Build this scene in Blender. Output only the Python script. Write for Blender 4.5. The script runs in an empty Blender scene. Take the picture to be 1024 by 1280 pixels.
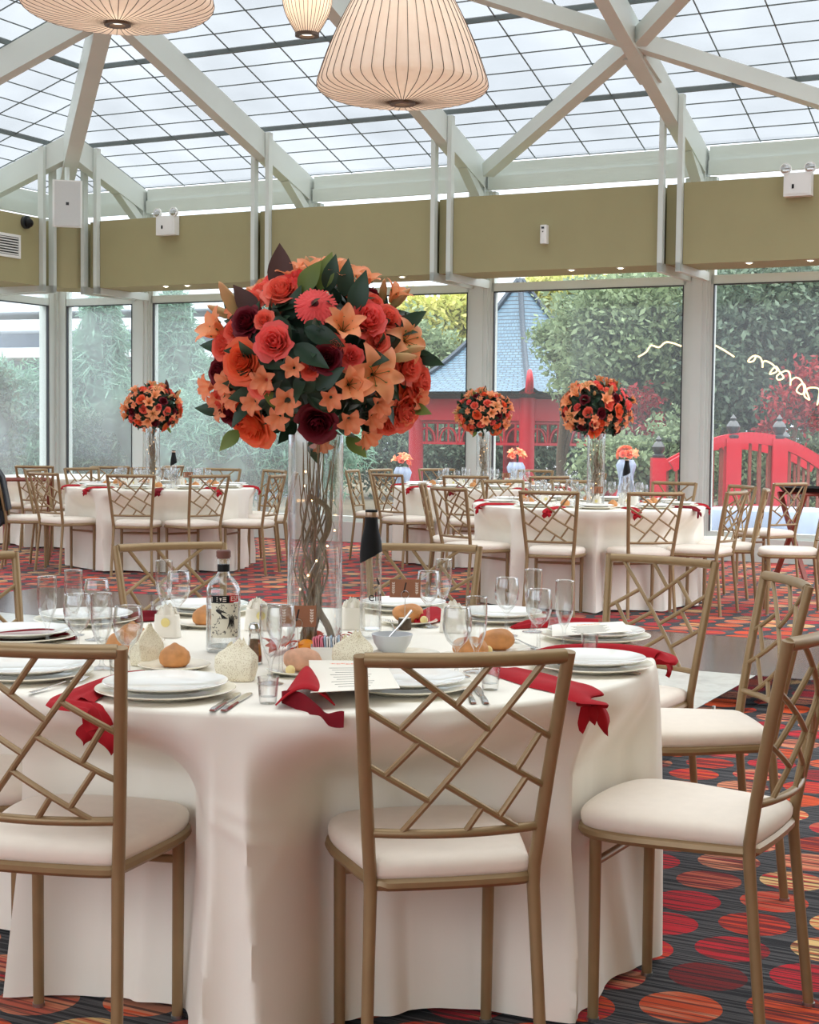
import bpy, math, random
import numpy as np
from mathutils import Vector, Matrix, Euler
R = math.radians
PI = math.pi
SC = bpy.context.scene
COL = SC.collection
random.seed(7)
NPR = np.random.default_rng(11)

# ------------------------------------------------------------------ camera
F = 1900.0
HC = 1.338
CAM_M = Matrix.Translation((0, 0, HC)) @ Matrix.Rotation(R(90 - 3.12), 4, 'X') @ Matrix.Rotation(R(0.62), 4, 'Z')
cam_d = bpy.data.cameras.new('camera')
cam_d.sensor_fit = 'VERTICAL'
cam_d.sensor_height = 36
cam_d.lens = F / 1280 * 36
cam_d.clip_end = 500
cam = bpy.data.objects.new('camera', cam_d)
cam.matrix_world = CAM_M
COL.objects.link(cam)
SC.camera = cam

def ray(x, y):
    return CAM_M.to_3x3() @ Vector(((x - 512) / F, (640 - y) / F, -1))
def at_h(x, y, h):
    d = ray(x, y); k = (h - HC) / d.z
    return Vector((d.x * k, d.y * k, h))
def at_y(x, y, Y):
    d = ray(x, y); k = Y / d.y
    return Vector((d.x * k, Y, HC + d.z * k))

# ------------------------------------------------------------------ object helpers
def tag(o, label=None, cat=None, group=None, kind=None):
    if label: o['label'] = label
    if cat: o['category'] = cat
    if group: o['group'] = group
    if kind: o['kind'] = kind
    return o

def empty(name, loc=(0, 0, 0), rz=0.0, parent=None):
    o = bpy.data.objects.new(name, None)
    o.empty_display_size = 0.1
    COL.objects.link(o)
    o.location = loc
    o.rotation_euler = (0, 0, rz)
    if parent: o.parent = parent
    return o

def thing(name, label, cat, loc=(0, 0, 0), rz=0.0, group=None):
    return tag(empty(name, loc, rz), label, cat, group)

def children(o):
    return KIDS.get(o.name, [])
KIDS = {}
def setparent(o, p):
    o.parent = p
    KIDS.setdefault(p.name, []).append(o)

def copy_tree(o, parent=None):
    c = o.copy()
    COL.objects.link(c)
    if parent is not None: setparent(c, parent)
    for ch in list(children(o)):
        copy_tree(ch, c)
    return c

def dup(o, loc, rz=0.0, label=None, group=None, name=None):
    c = copy_tree(o)
    c.location = loc
    e = c.rotation_euler.copy(); e.z = rz; c.rotation_euler = e
    if label: c['label'] = label
    if group: c['group'] = group
    return c

class MB:
    """collects shapes; build() links them as one mesh object"""
    def __init__(s):
        s.v = []; s.f = []; s.m = []; s.tip = []; s.n = 0; s.cur = 0; s.curtip = 0.0
    def add(s, V, Fc, tip=None):
        V = np.asarray(V, dtype=float).reshape(-1, 3)
        s.v.append(V)
        b = s.n
        s.f.extend([tuple(i + b for i in f) for f in Fc])
        s.m.extend([s.cur] * len(Fc))
        s.tip.append(np.full(len(V), s.curtip) if tip is None else np.asarray(tip, dtype=float))
        s.n += len(V)
        return s
    def box(s, c, d, rz=0.0, M=None):
        x, y, z = d[0] / 2, d[1] / 2, d[2] / 2
        V = np.array([(-x, -y, -z), (x, -y, -z), (x, y, -z), (-x, y, -z), (-x, -y, z), (x, -y, z), (x, y, z), (-x, y, z)])
        if rz:
            c_, s_ = math.cos(rz), math.sin(rz)
            V = V @ np.array([[c_, s_, 0], [-s_, c_, 0], [0, 0, 1]])
        if M is not None:
            V = V @ np.array(M.to_3x3()).T
        return s.add(V + np.array(c), [(3, 2, 1, 0), (4, 5, 6, 7), (0, 1, 5, 4), (1, 2, 6, 5), (2, 3, 7, 6), (3, 0, 4, 7)])
    def hexa(s, P):
        return s.add(P, [(3, 2, 1, 0), (4, 5, 6, 7), (0, 1, 5, 4), (1, 2, 6, 5), (2, 3, 7, 6), (3, 0, 4, 7)])
    def beam(s, a, b, w, h, up=(0, 0, 1)):
        """box section from a to b, w across, h along up"""
        a = Vector(a); b = Vector(b); d = (b - a).normalized()
        sd = d.cross(Vector(up)).normalized(); u = sd.cross(d).normalized()
        P = []
        for q in (a, b):
            for i, j in ((-1, -1), (1, -1), (1, 1), (-1, 1)):
                P.append(q + sd * (i * w / 2) + u * (j * h / 2))
        return s.add(P, [(3, 2, 1, 0), (4, 5, 6, 7), (0, 1, 5, 4), (1, 2, 6, 5), (2, 3, 7, 6), (3, 0, 4, 7)])
    def tube(s, pts, r, seg=10, cap=True, closed=False, squash=None):
        P = [Vector(p) for p in pts]; n = len(P)
        rs = [r] * n if not hasattr(r, '__len__') else list(r)
        V = []; nrm = None
        for i in range(n):
            if closed:
                t = (P[(i + 1) % n] - P[i - 1]).normalized()
            else:
                t = (P[min(i + 1, n - 1)] - P[max(i - 1, 0)]).normalized()
            if nrm is None:
                nrm = t.orthogonal().normalized() if squash is None else (Vector(squash) - t * t.dot(Vector(squash))).normalized()
            else:
                nrm = (nrm - t * nrm.dot(t)).normalized()
            bn = t.cross(nrm)
            for k in range(seg):
                a = 2 * PI * k / seg
                V.append(P[i] + (nrm * math.cos(a) + bn * math.sin(a)) * rs[i])
        Fc = []
        m = n if closed else n - 1
        for i in range(m):
            i2 = (i + 1) % n
            for k in range(seg):
                k2 = (k + 1) % seg
                Fc.append((i * seg + k, i * seg + k2, i2 * seg + k2, i2 * seg + k))
        if cap and not closed:
            Fc.append(tuple(range(seg - 1, -1, -1)))
            Fc.append(tuple((n - 1) * seg + k for k in range(seg)))
        return s.add(V, Fc)
    def lathe(s, prof, seg=32, c=(0, 0, 0), wave=None):
        """prof: list of (r,z); r==0 ends become poles"""
        V = []; rings = []
        for r, z in prof:
            if r < 1e-6:
                rings.append((len(V), 1)); V.append((c[0], c[1], c[2] + z))
            else:
                rings.append((len(V), seg))
                for k in range(seg):
                    a = 2 * PI * k / seg
                    rr = r * (1 + (wave(a, z) if wave else 0))
                    V.append((c[0] + rr * math.cos(a), c[1] + rr * math.sin(a), c[2] + z))
        Fc = []
        for (a, na), (b, nb) in zip(rings, rings[1:]):
            for k in range(seg):
                k2 = (k + 1) % seg
                if na == 1 and nb == 1: continue
                if na == 1: Fc.append((a, b + k2, b + k))
                elif nb == 1: Fc.append((a + k, a + k2, b))
                else: Fc.append((a + k, a + k2, b + k2, b + k))
        return s.add(V, Fc)
    def grid(s, fn, nu, nv, tipfn=None, closed_u=False):
        V = []; T = []
        for j in range(nv + 1):
            for i in range(nu + (0 if closed_u else 1)):
                V.append(fn(i / nu, j / nv))
                if tipfn: T.append(tipfn(i / nu, j / nv))
        w = nu if closed_u else nu + 1
        Fc = []
        for j in range(nv):
            for i in range(nu):
                i2 = (i + 1) % w
                Fc.append((j * w + i, j * w + i2, (j + 1) * w + i2, (j + 1) * w + i))
        return s.add(V, Fc, T if tipfn else None)
    def prism(s, poly, z0, z1):
        n = len(poly)
        V = [(x, y, z0) for x, y in poly] + [(x, y, z1) for x, y in poly]
        Fc = [tuple(range(n - 1, -1, -1)), tuple(range(n, 2 * n))]
        for i in range(n):
            j = (i + 1) % n
            Fc.append((i, j, n + j, n + i))
        return s.add(V, Fc)
    def ball(s, c, r, nu=16, nv=10, sq=(1, 1, 1), bump=None):
        def fn(u, v):
            a = 2 * PI * u; b = PI * v - PI / 2
            d = (math.cos(b) * math.cos(a), math.cos(b) * math.sin(a), math.sin(b))
            k = r * (1 + (bump(d) if bump else 0))
            return (c[0] + d[0] * k * sq[0], c[1] + d[1] * k * sq[1], c[2] + d[2] * k * sq[2])
        return s.grid(fn, nu, nv, closed_u=True)
    def mesh(s, name, mats, smooth=True, angle=38):
        me = bpy.data.meshes.new(name)
        V = np.concatenate(s.v) if s.v else np.zeros((0, 3))
        me.from_pydata(V.tolist(), [], s.f)
        if not isinstance(mats, (list, tuple)): mats = [mats]
        for m in mats: me.materials.append(m)
        if len(mats) > 1: me.polygons.foreach_set('material_index', s.m)
        T = np.concatenate(s.tip) if s.tip else np.zeros(0)
        if T.any():
            at = me.attributes.new('tip', 'FLOAT', 'POINT'); at.data.foreach_set('value', T)
        if smooth:
            me.polygons.foreach_set('use_smooth', [True] * len(s.f))
            me.set_sharp_from_angle(angle=R(angle))
        me.update()
        return me
    def build(s, name, mats, parent=None, smooth=True, angle=38, loc=None):
        o = bpy.data.objects.new(name, s.mesh(name, mats, smooth, angle))
        COL.objects.link(o)
        if parent is not None: setparent(o, parent)
        if loc is not None: o.location = loc
        return o

def link_mesh(name, me, parent=None, loc=None, M=None):
    o = bpy.data.objects.new(name, me)
    COL.objects.link(o)
    if parent is not None: setparent(o, parent)
    if loc is not None: o.location = loc
    if M is not None: o.matrix_local = M
    return o

def fastmesh(name, V, Q, mats, tip=None, smooth=False, nside=4):
    """numpy quads / tris"""
    me = bpy.data.meshes.new(name)
    nv, nf = len(V), len(Q)
    me.vertices.add(nv); me.vertices.foreach_set('co', np.asarray(V, dtype=np.float32).ravel())
    me.loops.add(nf * nside); me.loops.foreach_set('vertex_index', np.asarray(Q, dtype=np.int32).ravel())
    me.polygons.add(nf)
    me.polygons.foreach_set('loop_start', np.arange(nf, dtype=np.int32) * nside)
    if not isinstance(mats, (list, tuple)): mats = [mats]
    for m in mats: me.materials.append(m)
    if tip is not None:
        at = me.attributes.new('tip', 'FLOAT', 'POINT'); at.data.foreach_set('value', np.asarray(tip, dtype=np.float32))
    me.update(calc_edges=True)
    if smooth: me.polygons.foreach_set('use_smooth', [True] * nf)
    me.validate()
    return me

def text_geo(txt, size, extrude=0.0):
    cu = bpy.data.curves.new('lettering', 'FONT')
    cu.body = txt; cu.size = size; cu.extrude = extrude; cu.align_x = 'CENTER'; cu.align_y = 'CENTER'
    o = bpy.data.objects.new('lettering_tmp', cu)
    COL.objects.link(o)
    dg = bpy.context.evaluated_depsgraph_get(); dg.update()
    me = bpy.data.meshes.new_from_object(o.evaluated_get(dg))
    V = [tuple(v.co) for v in me.vertices]; Fc = [tuple(p.vertices) for p in me.polygons]
    COL.objects.unlink(o); bpy.data.objects.remove(o); bpy.data.curves.remove(cu); bpy.data.meshes.remove(me)
    return V, Fc

# ------------------------------------------------------------------ materials
def srgb(r, g, b):
    f = lambda c: (c / 12.92 if c <= 0.04045 else ((c + 0.055) / 1.055) ** 2.4)
    return (f(r / 255), f(g / 255), f(b / 255), 1)

def new_mat(name):
    m = bpy.data.materials.new(name); m.use_nodes = True
    nt = m.node_tree
    for n in list(nt.nodes): nt.nodes.remove(n)
    out = nt.nodes.new('ShaderNodeOutputMaterial')
    return m, nt, out

class NT:
    def __init__(s, nt): s.nt = nt
    def n(s, t, **kw):
        o = s.nt.nodes.new(t)
        for k, v in kw.items():
            if hasattr(o, k): setattr(o, k, v)
        return o
    def link(s, a, b): s.nt.links.new(a, b)
    def val(s, sock, x):
        if isinstance(x, bpy.types.NodeSocket): s.nt.links.new(x, sock)
        else: sock.default_value = x
    def math(s, op, a, b=0.0, c=0.0, clamp=False):
        o = s.nt.nodes.new('ShaderNodeMath'); o.operation = op; o.use_clamp = clamp
        s.val(o.inputs[0], a); s.val(o.inputs[1], b); s.val(o.inputs[2], c)
        return o.outputs[0]
    def mix(s, f, a, b):
        o = s.nt.nodes.new('ShaderNodeMix'); o.data_type = 'RGBA'
        s.val(o.inputs[0], f); s.val(o.inputs[6], a); s.val(o.inputs[7], b)
        return o.outputs[2]
    def ramp(s, f, stops, interp='LINEAR'):
        o = s.nt.nodes.new('ShaderNodeValToRGB'); e = o.color_ramp; e.interpolation = interp
        while len(e.elements) < len(stops): e.elements.new(0.5)
        for el, (p, c) in zip(e.elements, stops): el.position = p; el.color = c
        s.val(o.inputs[0], f)
        return o.outputs[0]
    def noise(s, vec, scale, detail=3, rough=0.5, dim='3D'):
        o = s.nt.nodes.new('ShaderNodeTexNoise'); o.noise_dimensions = dim
        o.inputs['Scale'].default_value = scale; o.inputs['Detail'].default_value = detail; o.inputs['Roughness'].default_value = rough
        if vec is not None: s.link(vec, o.inputs['Vector'])
        return o.outputs[0]
    def coord(s, which='Object'):
        return s.nt.nodes.new('ShaderNodeTexCoord').outputs[which]
    def bump(s, h, strength=0.2, dist=0.01):
        o = s.nt.nodes.new('ShaderNodeBump'); o.inputs['Strength'].default_value = strength; o.inputs['Distance'].default_value = dist
        s.link(h, o.inputs['Height']); return o.outputs[0]

def plain(name, col, rough=0.5, metal=0.0, var=0.08, vscale=8.0, bump=0.0, bscale=60.0, spec=0.5, sheen=0.0, sub=0.0, coat=0.0):
    """principled with a gentle procedural tone variation and optional fine bump"""
    m, nt, out = new_mat(name); g = NT(nt)
    p = g.n('ShaderNodeBsdfPrincipled')
    co = g.coord('Object')
    nz = g.noise(co, vscale, 4)
    c = Vector(col[:3])
    lo = tuple(c * (1 - var)) + (1,); hi = tuple(min(1, x) for x in c * (1 + var)) + (1,)
    g.link(g.ramp(nz, [(0.3, lo), (0.7, hi)]), p.inputs['Base Color'])
    p.inputs['Roughness'].default_value = rough; p.inputs['Metallic'].default_value = metal
    p.inputs['Specular IOR Level'].default_value = spec
    if sheen: p.inputs['Sheen Weight'].default_value = sheen
    if coat: p.inputs['Coat Weight'].default_value = coat
    if sub:
        p.inputs['Subsurface Weight'].default_value = sub; p.inputs['Subsurface Scale'].default_value = 0.01
    if bump:
        g.link(g.bump(g.noise(co, bscale, 3), bump, 0.004), p.inputs['Normal'])
    g.link(p.outputs[0], out.inputs[0])
    return m

def thin_glass(name, tint=(0.97, 0.98, 0.98), refl=1.0, haze=0.0, edge=0.35, hazecol=(0.8, 0.87, 0.9, 1)):
    m, nt, out = new_mat(name); g = NT(nt)
    lw = g.n('ShaderNodeLayerWeight'); lw.inputs[0].default_value = 0.5
    tr = g.n('ShaderNodeBsdfTransparent'); gl = g.n('ShaderNodeBsdfGlossy'); gl.inputs['Roughness'].default_value = 0.03
    f = g.math('POWER', lw.outputs['Facing'], 2.2)
    t = Vector(tint)
    g.link(g.mix(g.math('POWER', lw.outputs['Facing'], 2.5), tuple(t) + (1,), tuple(t * (1 - edge)) + (1,)), tr.inputs[0])
    fac = g.math('MULTIPLY_ADD', f, 0.7 * refl, 0.05 * refl, clamp=True)
    mx = g.n('ShaderNodeMixShader'); g.link(fac, mx.inputs[0]); g.link(tr.outputs[0], mx.inputs[1]); g.link(gl.outputs[0], mx.inputs[2])
    last = mx.outputs[0]
    if haze:  # pale wash mixed into the pane, painting in reflection haze
        df = g.n('ShaderNodeBsdfDiffuse'); df.inputs[0].default_value = hazecol
        tl = g.n('ShaderNodeBsdfTranslucent'); tl.inputs[0].default_value = hazecol
        m2 = g.n('ShaderNodeMixShader'); m2.inputs[0].default_value = 0.5
        g.link(df.outputs[0], m2.inputs[1]); g.link(tl.outputs[0], m2.inputs[2])
        m3 = g.n('ShaderNodeMixShader')
        nz = g.noise(g.coord('Object'), 0.9, 3)
        g.link(g.math('MULTIPLY', nz, haze * 2), m3.inputs[0])
        g.link(last, m3.inputs[1]); g.link(m2.outputs[0], m3.inputs[2]); last = m3.outputs[0]
    g.link(last, out.inputs[0])
    return m

def leaf_mat(name, c1, c2, trans=0.35, rough=0.5, vary=0.5):
    """leaf / petal: c1 at base, c2 at tip (attribute 'tip'), random per object, part translucent"""
    m, nt, out = new_mat(name); g = NT(nt)
    at = g.n('ShaderNodeAttribute'); at.attribute_name = 'tip'
    base = g.mix(at.outputs['Fac'], c1, c2)
    nz = g.noise(g.coord('Object'), 35, 3)
    col = g.mix(g.math('MULTIPLY', nz, vary), base, tuple(Vector(c1[:3]) * 0.72) + (1,))
    p = g.n('ShaderNodeBsdfPrincipled'); g.link(col, p.inputs['Base Color']); p.inputs['Roughness'].default_value = rough
    p.inputs['Specular IOR Level'].default_value = 0.3
    tl = g.n('ShaderNodeBsdfTranslucent'); g.link(col, tl.inputs[0])
    mx = g.n('ShaderNodeMixShader'); mx.inputs[0].default_value = trans
    g.link(p.outputs[0], mx.inputs[1]); g.link(tl.outputs[0], mx.inputs[2]); g.link(mx.outputs[0], out.inputs[0])
    return m

def glow(name, col, strength):
    m, nt, out = new_mat(name); g = NT(nt)
    e = g.n('ShaderNodeEmission'); e.inputs[0].default_value = col; e.inputs[1].default_value = strength
    g.link(e.outputs[0], out.inputs[0]); return m

M = {}
M['chair'] = plain('gold_paint', srgb(150, 125, 90), 0.38, 0.3, 0.06, 20)
M['cap'] = plain('steel_glide', srgb(170, 170, 170), 0.3, 0.9)
M['cushion'] = plain('cream_fabric', srgb(238, 226, 212), 0.9, 0, 0.02, 30, 0.08, 700, sheen=0.2)
M['cloth'] = plain('white_linen', srgb(247, 242, 230), 0.75, 0, 0.015, 4, 0.06, 900, sheen=0.15)
M['china'] = plain('white_china', srgb(246, 245, 240), 0.12, 0, 0.01, coat=0.3)
M['cream_china'] = plain('cream_china', srgb(244, 238, 220), 0.15, 0, 0.01, coat=0.2)
M['grey_china'] = plain('grey_china', srgb(205, 208, 212), 0.3, 0, 0.02)
M['steel'] = plain('cutlery_steel', srgb(205, 203, 200), 0.18, 1.0, 0.03)
M['napkin'] = plain('red_napkin_cloth', srgb(168, 22, 34), 0.75, 0, 0.08, 25, 0.1, 600, spec=0.2)
M['napkin_dark'] = plain('wine_red_napkin_cloth', srgb(118, 14, 28), 0.75, 0, 0.08, 25, 0.1, 600, spec=0.2)
M['glass'] = thin_glass('drinking_glass', (0.985, 0.99, 0.99), 1.35, 0, 0.25)
M['rim'] = thin_glass('glass_rim', (0.95, 0.96, 0.96), 6.0, 0, 0.2)
M['vase_glass'] = thin_glass('vase_glass', (0.98, 0.985, 0.985), 1.2, 0, 0.3)
M['white_metal'] = plain('white_painted_steel', srgb(210, 216, 210), 0.45, 0, 0.02, 3)
M['white_plastic'] = plain('white_plastic', srgb(232, 232, 228), 0.4, 0, 0.01)
M['grey_plastic'] = plain('dark_grey_plastic', srgb(50, 52, 55), 0.4)
M['olive'] = plain('olive_panel_paint', srgb(160, 152, 112), 0.7, 0, 0.03, 2.5, 0.05, 300)
M['bar'] = plain('dark_glazing_bar', srgb(100, 108, 108), 0.5, 0.2)
M['black'] = plain('black_satin', srgb(14, 14, 16), 0.6, spec=0.25)
M['soil'] = plain('garden_soil', srgb(92, 84, 66), 0.95, 0, 0.3, 0.8)
M['bread'] = plain('bread_crust', srgb(203, 140, 84), 0.6, 0, 0.22, 28, 0.25, 120)
M['bread_dusted'] = plain('dusted_bread_crust', srgb(222, 170, 140), 0.75, 0, 0.15, 40, 0.25, 120)
M['butter'] = plain('butter', srgb(240, 218, 150), 0.5, 0, 0.03)
M['paper'] = plain('cream_card', srgb(243, 238, 226), 0.8, 0, 0.01)
M['kraft'] = plain('brown_kraft_card', srgb(150, 98, 72), 0.85, 0, 0.05, 40)
M['ink'] = plain('black_ink', srgb(22, 18, 18), 0.6)
M['white_ink'] = plain('white_ink', srgb(232, 218, 205), 0.6)
M['bark'] = plain('bark', srgb(84, 68, 54), 0.9, 0, 0.25, 30, 0.5, 80)
M['twig'] = plain('willow_twig', srgb(132, 114, 90), 0.7, 0, 0.3, 30, 0.3, 90)
M['gold_seal'] = plain('gold_seal', srgb(238, 224, 150), 0.35, 0.3)
M['orange_fruit'] = plain('orange_skin', srgb(238, 150, 28), 0.45, 0, 0.06, 20, 0.1, 200)
M['red_paint'] = plain('red_lacquer', srgb(186, 8, 36), 0.45, 0, 0.05, 3)
M['dark_timber'] = plain('dark_timber', srgb(66, 40, 36), 0.7, 0, 0.15, 6)
M['brown_timber'] = plain('brown_timber', srgb(128, 58, 44), 0.5, 0, 0.12, 12)
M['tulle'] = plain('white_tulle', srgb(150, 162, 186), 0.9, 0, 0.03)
M['build_white'] = plain('white_render', srgb(222, 226, 230), 0.8, 0, 0.03)
M['build_grey'] = plain('grey_blue_render', srgb(150, 160, 178), 0.8, 0, 0.04)
M['jacket'] = plain('navy_wool', srgb(26, 30, 40), 0.85, 0, 0.1, 30, sheen=0.2)
M['red_label'] = plain('red_label_ink', srgb(206, 36, 42), 0.5)
M['label_cream'] = plain('label_cream', srgb(226, 220, 200), 0.6, 0, 0.05)
M['label_ink'] = plain('label_grey_ink', srgb(84, 80, 74), 0.6, 0, 0.2, 60)
M['cork'] = plain('brown_stopper', srgb(110, 66, 56), 0.5)
M['pepper'] = plain('ground_pepper', srgb(120, 88, 66), 0.9, 0, 0.3, 200)
M['fairy'] = glow('fairy_light_bulb', srgb(255, 200, 130), 4.0)
M['rope_light'] = glow('rope_light_glow', srgb(255, 222, 150), 1.6)
M['bulb'] = glow('lamp_bulb', srgb(255, 240, 220), 1.2)
M['spot'] = glow('downlight_glow', srgb(255, 236, 205), 5.0)
M['ring'] = plain('bronze_ring', srgb(90, 72, 60), 0.4, 0.6)
M['pink_paper'] = plain('pink_sachet', srgb(232, 130, 150), 0.7)
M['white_paper'] = plain('white_sachet', srgb(238, 234, 232), 0.7)
M['blue_paper'] = plain('blue_sachet', srgb(170, 190, 210), 0.7)
M['lily_bud'] = leaf_mat('lily_bud_skin', srgb(176, 170, 112), srgb(222, 160, 112), 0.2, 0.5, 0.2)
M['leaf_dark'] = leaf_mat('dark_leaf', srgb(38, 60, 46), srgb(60, 86, 64), 0.2, 0.35, 0.5)
M['leaf_light'] = leaf_mat('light_leaf', srgb(96, 120, 58), srgb(128, 146, 76), 0.3, 0.4, 0.4)
M['leaf_brown'] = leaf_mat('brown_leaf', srgb(74, 50, 46), srgb(88, 62, 56), 0.15, 0.5, 0.3)
M['leaf_red'] = leaf_mat('autumn_red_leaf', srgb(190, 36, 30), srgb(222, 90, 40), 0.2, 0.5, 0.2)
M['petal_coral'] = leaf_mat('coral_petal', srgb(255, 158, 124), srgb(250, 108, 92), 0.3, 0.5, 0.25)
M['petal_orange'] = leaf_mat('orange_petal', srgb(255, 160, 92), srgb(248, 98, 66), 0.3, 0.5, 0.2)
M['petal_dark'] = leaf_mat('burgundy_petal', srgb(92, 16, 30), srgb(122, 26, 40), 0.12, 0.55, 0.4)
M['petal_pink'] = leaf_mat('pink_coral_petal', srgb(255, 146, 126), srgb(250, 104, 104), 0.3, 0.5, 0.2)
M['petal_lily'] = leaf_mat('lily_petal', srgb(255, 182, 122), srgb(255, 164, 124), 0.35, 0.45, 0.15)
M['petal_alst'] = leaf_mat('alstroemeria_petal', srgb(255, 182, 132), srgb(250, 140, 106), 0.35, 0.5, 0.25)
M['petal_gerbera'] = leaf_mat('gerbera_petal', srgb(246, 66, 70), srgb(250, 96, 94), 0.25, 0.5, 0.15)
M['tree_green'] = leaf_mat('tree_leaf', srgb(104, 122, 92), srgb(150, 168, 126), 0.35, 0.6, 0.5)
M['tree_yellow'] = leaf_mat('sunlit_leaf', srgb(168, 176, 92), srgb(214, 206, 128), 0.45, 0.6, 0.3)  # sunlight painted into the yellow leaf colour
M['tree_pale'] = leaf_mat('conifer_spray', srgb(96, 136, 116), srgb(146, 182, 158), 0.35, 0.6, 0.4)
M['tree_dark'] = leaf_mat('evergreen_leaf', srgb(68, 88, 74), srgb(118, 138, 112), 0.3, 0.6, 0.5)
M['tree_red'] = leaf_mat('maple_leaf', srgb(120, 40, 42), srgb(170, 52, 56), 0.35, 0.6, 0.3)

def mat_carpet():
    m, nt, out = new_mat('striped_dot_carpet'); g = NT(nt)
    co = g.coord('Object')
    mp = g.n('ShaderNodeMapping'); mp.inputs['Rotation'].default_value = (0, 0, R(27)); g.link(co, mp.inputs[0])
    sx = g.n('ShaderNodeSeparateXYZ'); g.link(mp.outputs[0], sx.inputs[0])
    X, Y = sx.outputs[0], sx.outputs[1]
    cx = g.math('DIVIDE', X, 0.223); ci = g.math('FLOOR', cx); fx = g.math('SUBTRACT', g.math('SUBTRACT', cx, ci), 0.5)
    par = g.math('MODULO', g.math('ABSOLUTE', ci), 2.0)
    cy = g.math('ADD', g.math('DIVIDE', Y, 0.226), g.math('MULTIPLY', par, 0.5)); cj = g.math('FLOOR', cy)
    fy = g.math('SUBTRACT', g.math('SUBTRACT', cy, cj), 0.5)
    d = g.math('SQRT', g.math('ADD', g.math('POWER', g.math('ABSOLUTE', fx), 2.0), g.math('POWER', g.math('ABSOLUTE', fy), 2.0)))
    dot = g.math('LESS_THAN', d, 0.43)
    cv = g.n('ShaderNodeCombineXYZ'); g.link(ci, cv.inputs[0]); g.link(cj, cv.inputs[1])
    wn = g.n('ShaderNodeTexWhiteNoise'); wn.noise_dimensions = '2D'; g.link(cv.outputs[0], wn.inputs['Vector'])
    # fine stripes across Y (constant along X)
    sv = g.n('ShaderNodeCombineXYZ'); g.link(g.math('MULTIPLY', X, 0.9), sv.inputs[0]); g.link(g.math('MULTIPLY', Y, 75.0), sv.inputs[1])
    s1 = g.noise(sv.outputs[0], 1.0, 2, 0.5, '2D')
    sv2 = g.n('ShaderNodeCombineXYZ'); g.link(g.math('MULTIPLY', X, 3.0), sv2.inputs[0]); g.link(g.math('MULTIPLY', Y, 40.0), sv2.inputs[1]); g.link(wn.outputs[0], sv2.inputs[2])
    s2 = g.noise(sv2.outputs[0], 1.0, 2, 0.5, '3D')
    dk, gr = srgb(22, 22, 27), srgb(96, 93, 94)
    bg = g.ramp(s1, [(0.44, dk), (0.49, srgb(40, 40, 46)), (0.53, gr), (0.62, srgb(70, 68, 70))])
    red, org, pea, drk = srgb(196, 22, 38), srgb(224, 80, 24), srgb(226, 142, 104), srgb(126, 24, 26)
    cream = srgb(234, 196, 130)
    ca = g.ramp(wn.outputs[0], [(0.0, red), (0.28, red), (0.281, org), (0.48, org), (0.481, pea), (0.7, pea), (0.701, drk), (0.84, red), (0.841, srgb(214, 60, 30))], 'CONSTANT')
    wn2 = g.n('ShaderNodeTexWhiteNoise'); wn2.noise_dimensions = '2D'
    ad = g.n('ShaderNodeVectorMath'); ad.operation = 'ADD'; ad.inputs[1].default_value = (7.3, 3.1, 0); g.link(cv.outputs[0], ad.inputs[0]); g.link(ad.outputs[0], wn2.inputs['Vector'])
    cb = g.ramp(wn2.outputs[0], [(0.0, red), (0.3, drk), (0.5, cream), (0.65, srgb(206, 96, 70)), (0.8, org)], 'CONSTANT')
    dc = g.mix(g.ramp(s2, [(0.44, (0, 0, 0, 1)), (0.56, (1, 1, 1, 1))]), ca, cb)
    dc = g.mix(g.math('MULTIPLY', g.ramp(s1, [(0.40, (1, 1, 1, 1)), (0.48, (0, 0, 0, 1))]), 0.8), dc, dk)
    col = g.mix(dot, bg, dc)
    col = g.mix(0.16, col, (0.004, 0.004, 0.006, 1))
    p = g.n('ShaderNodeBsdfPrincipled'); g.link(col, p.inputs['Base Color'])
    p.inputs['Roughness'].default_value = 0.95; p.inputs['Specular IOR Level'].default_value = 0.15
    p.inputs['Sheen Weight'].default_value = 0.08
    g.link(g.bump(g.noise(co, 420, 2), 0.35, 0.004), p.inputs['Normal'])
    g.link(p.outputs[0], out.inputs[0])
    return m
M['carpet'] = mat_carpet()

def mat_roof():
    m, nt, out = new_mat('frosted_roof_panel'); g = NT(nt)
    tr = g.n('ShaderNodeBsdfTransparent'); tl = g.n('ShaderNodeBsdfTranslucent')
    nz = g.noise(g.coord('Object'), 0.8, 4)
    c = g.ramp(nz, [(0.25, (0.48, 0.49, 0.495, 1)), (0.7, (0.565, 0.575, 0.58, 1))])
    g.link(c, tr.inputs[0]); g.link(c, tl.inputs[0])
    mx = g.n('ShaderNodeMixShader'); mx.inputs[0].default_value = 0.16
    g.link(tr.outputs[0], mx.inputs[1]); g.link(tl.outputs[0], mx.inputs[2]); g.link(mx.outputs[0], out.inputs[0])
    return m
M['roof'] = mat_roof()

def mat_shade():
    m, nt, out = new_mat('pleated_lamp_skin'); g = NT(nt)
    c = g.ramp(g.noise(g.coord('Object'), 14, 3), [(0.3, srgb(250, 234, 220)), (0.7, srgb(255, 242, 230))])
    p = g.n('ShaderNodeBsdfPrincipled'); g.link(c, p.inputs['Base Color']); p.inputs['Roughness'].default_value = 0.7
    tl = g.n('ShaderNodeBsdfTranslucent'); g.link(c, tl.inputs[0])
    mx = g.n('ShaderNodeMixShader'); mx.inputs[0].default_value = 0.55
    g.link(p.outputs[0], mx.inputs[1]); g.link(tl.outputs[0], mx.inputs[2]); g.link(mx.outputs[0], out.inputs[0])
    return m
M['shade'] = mat_shade()

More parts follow.
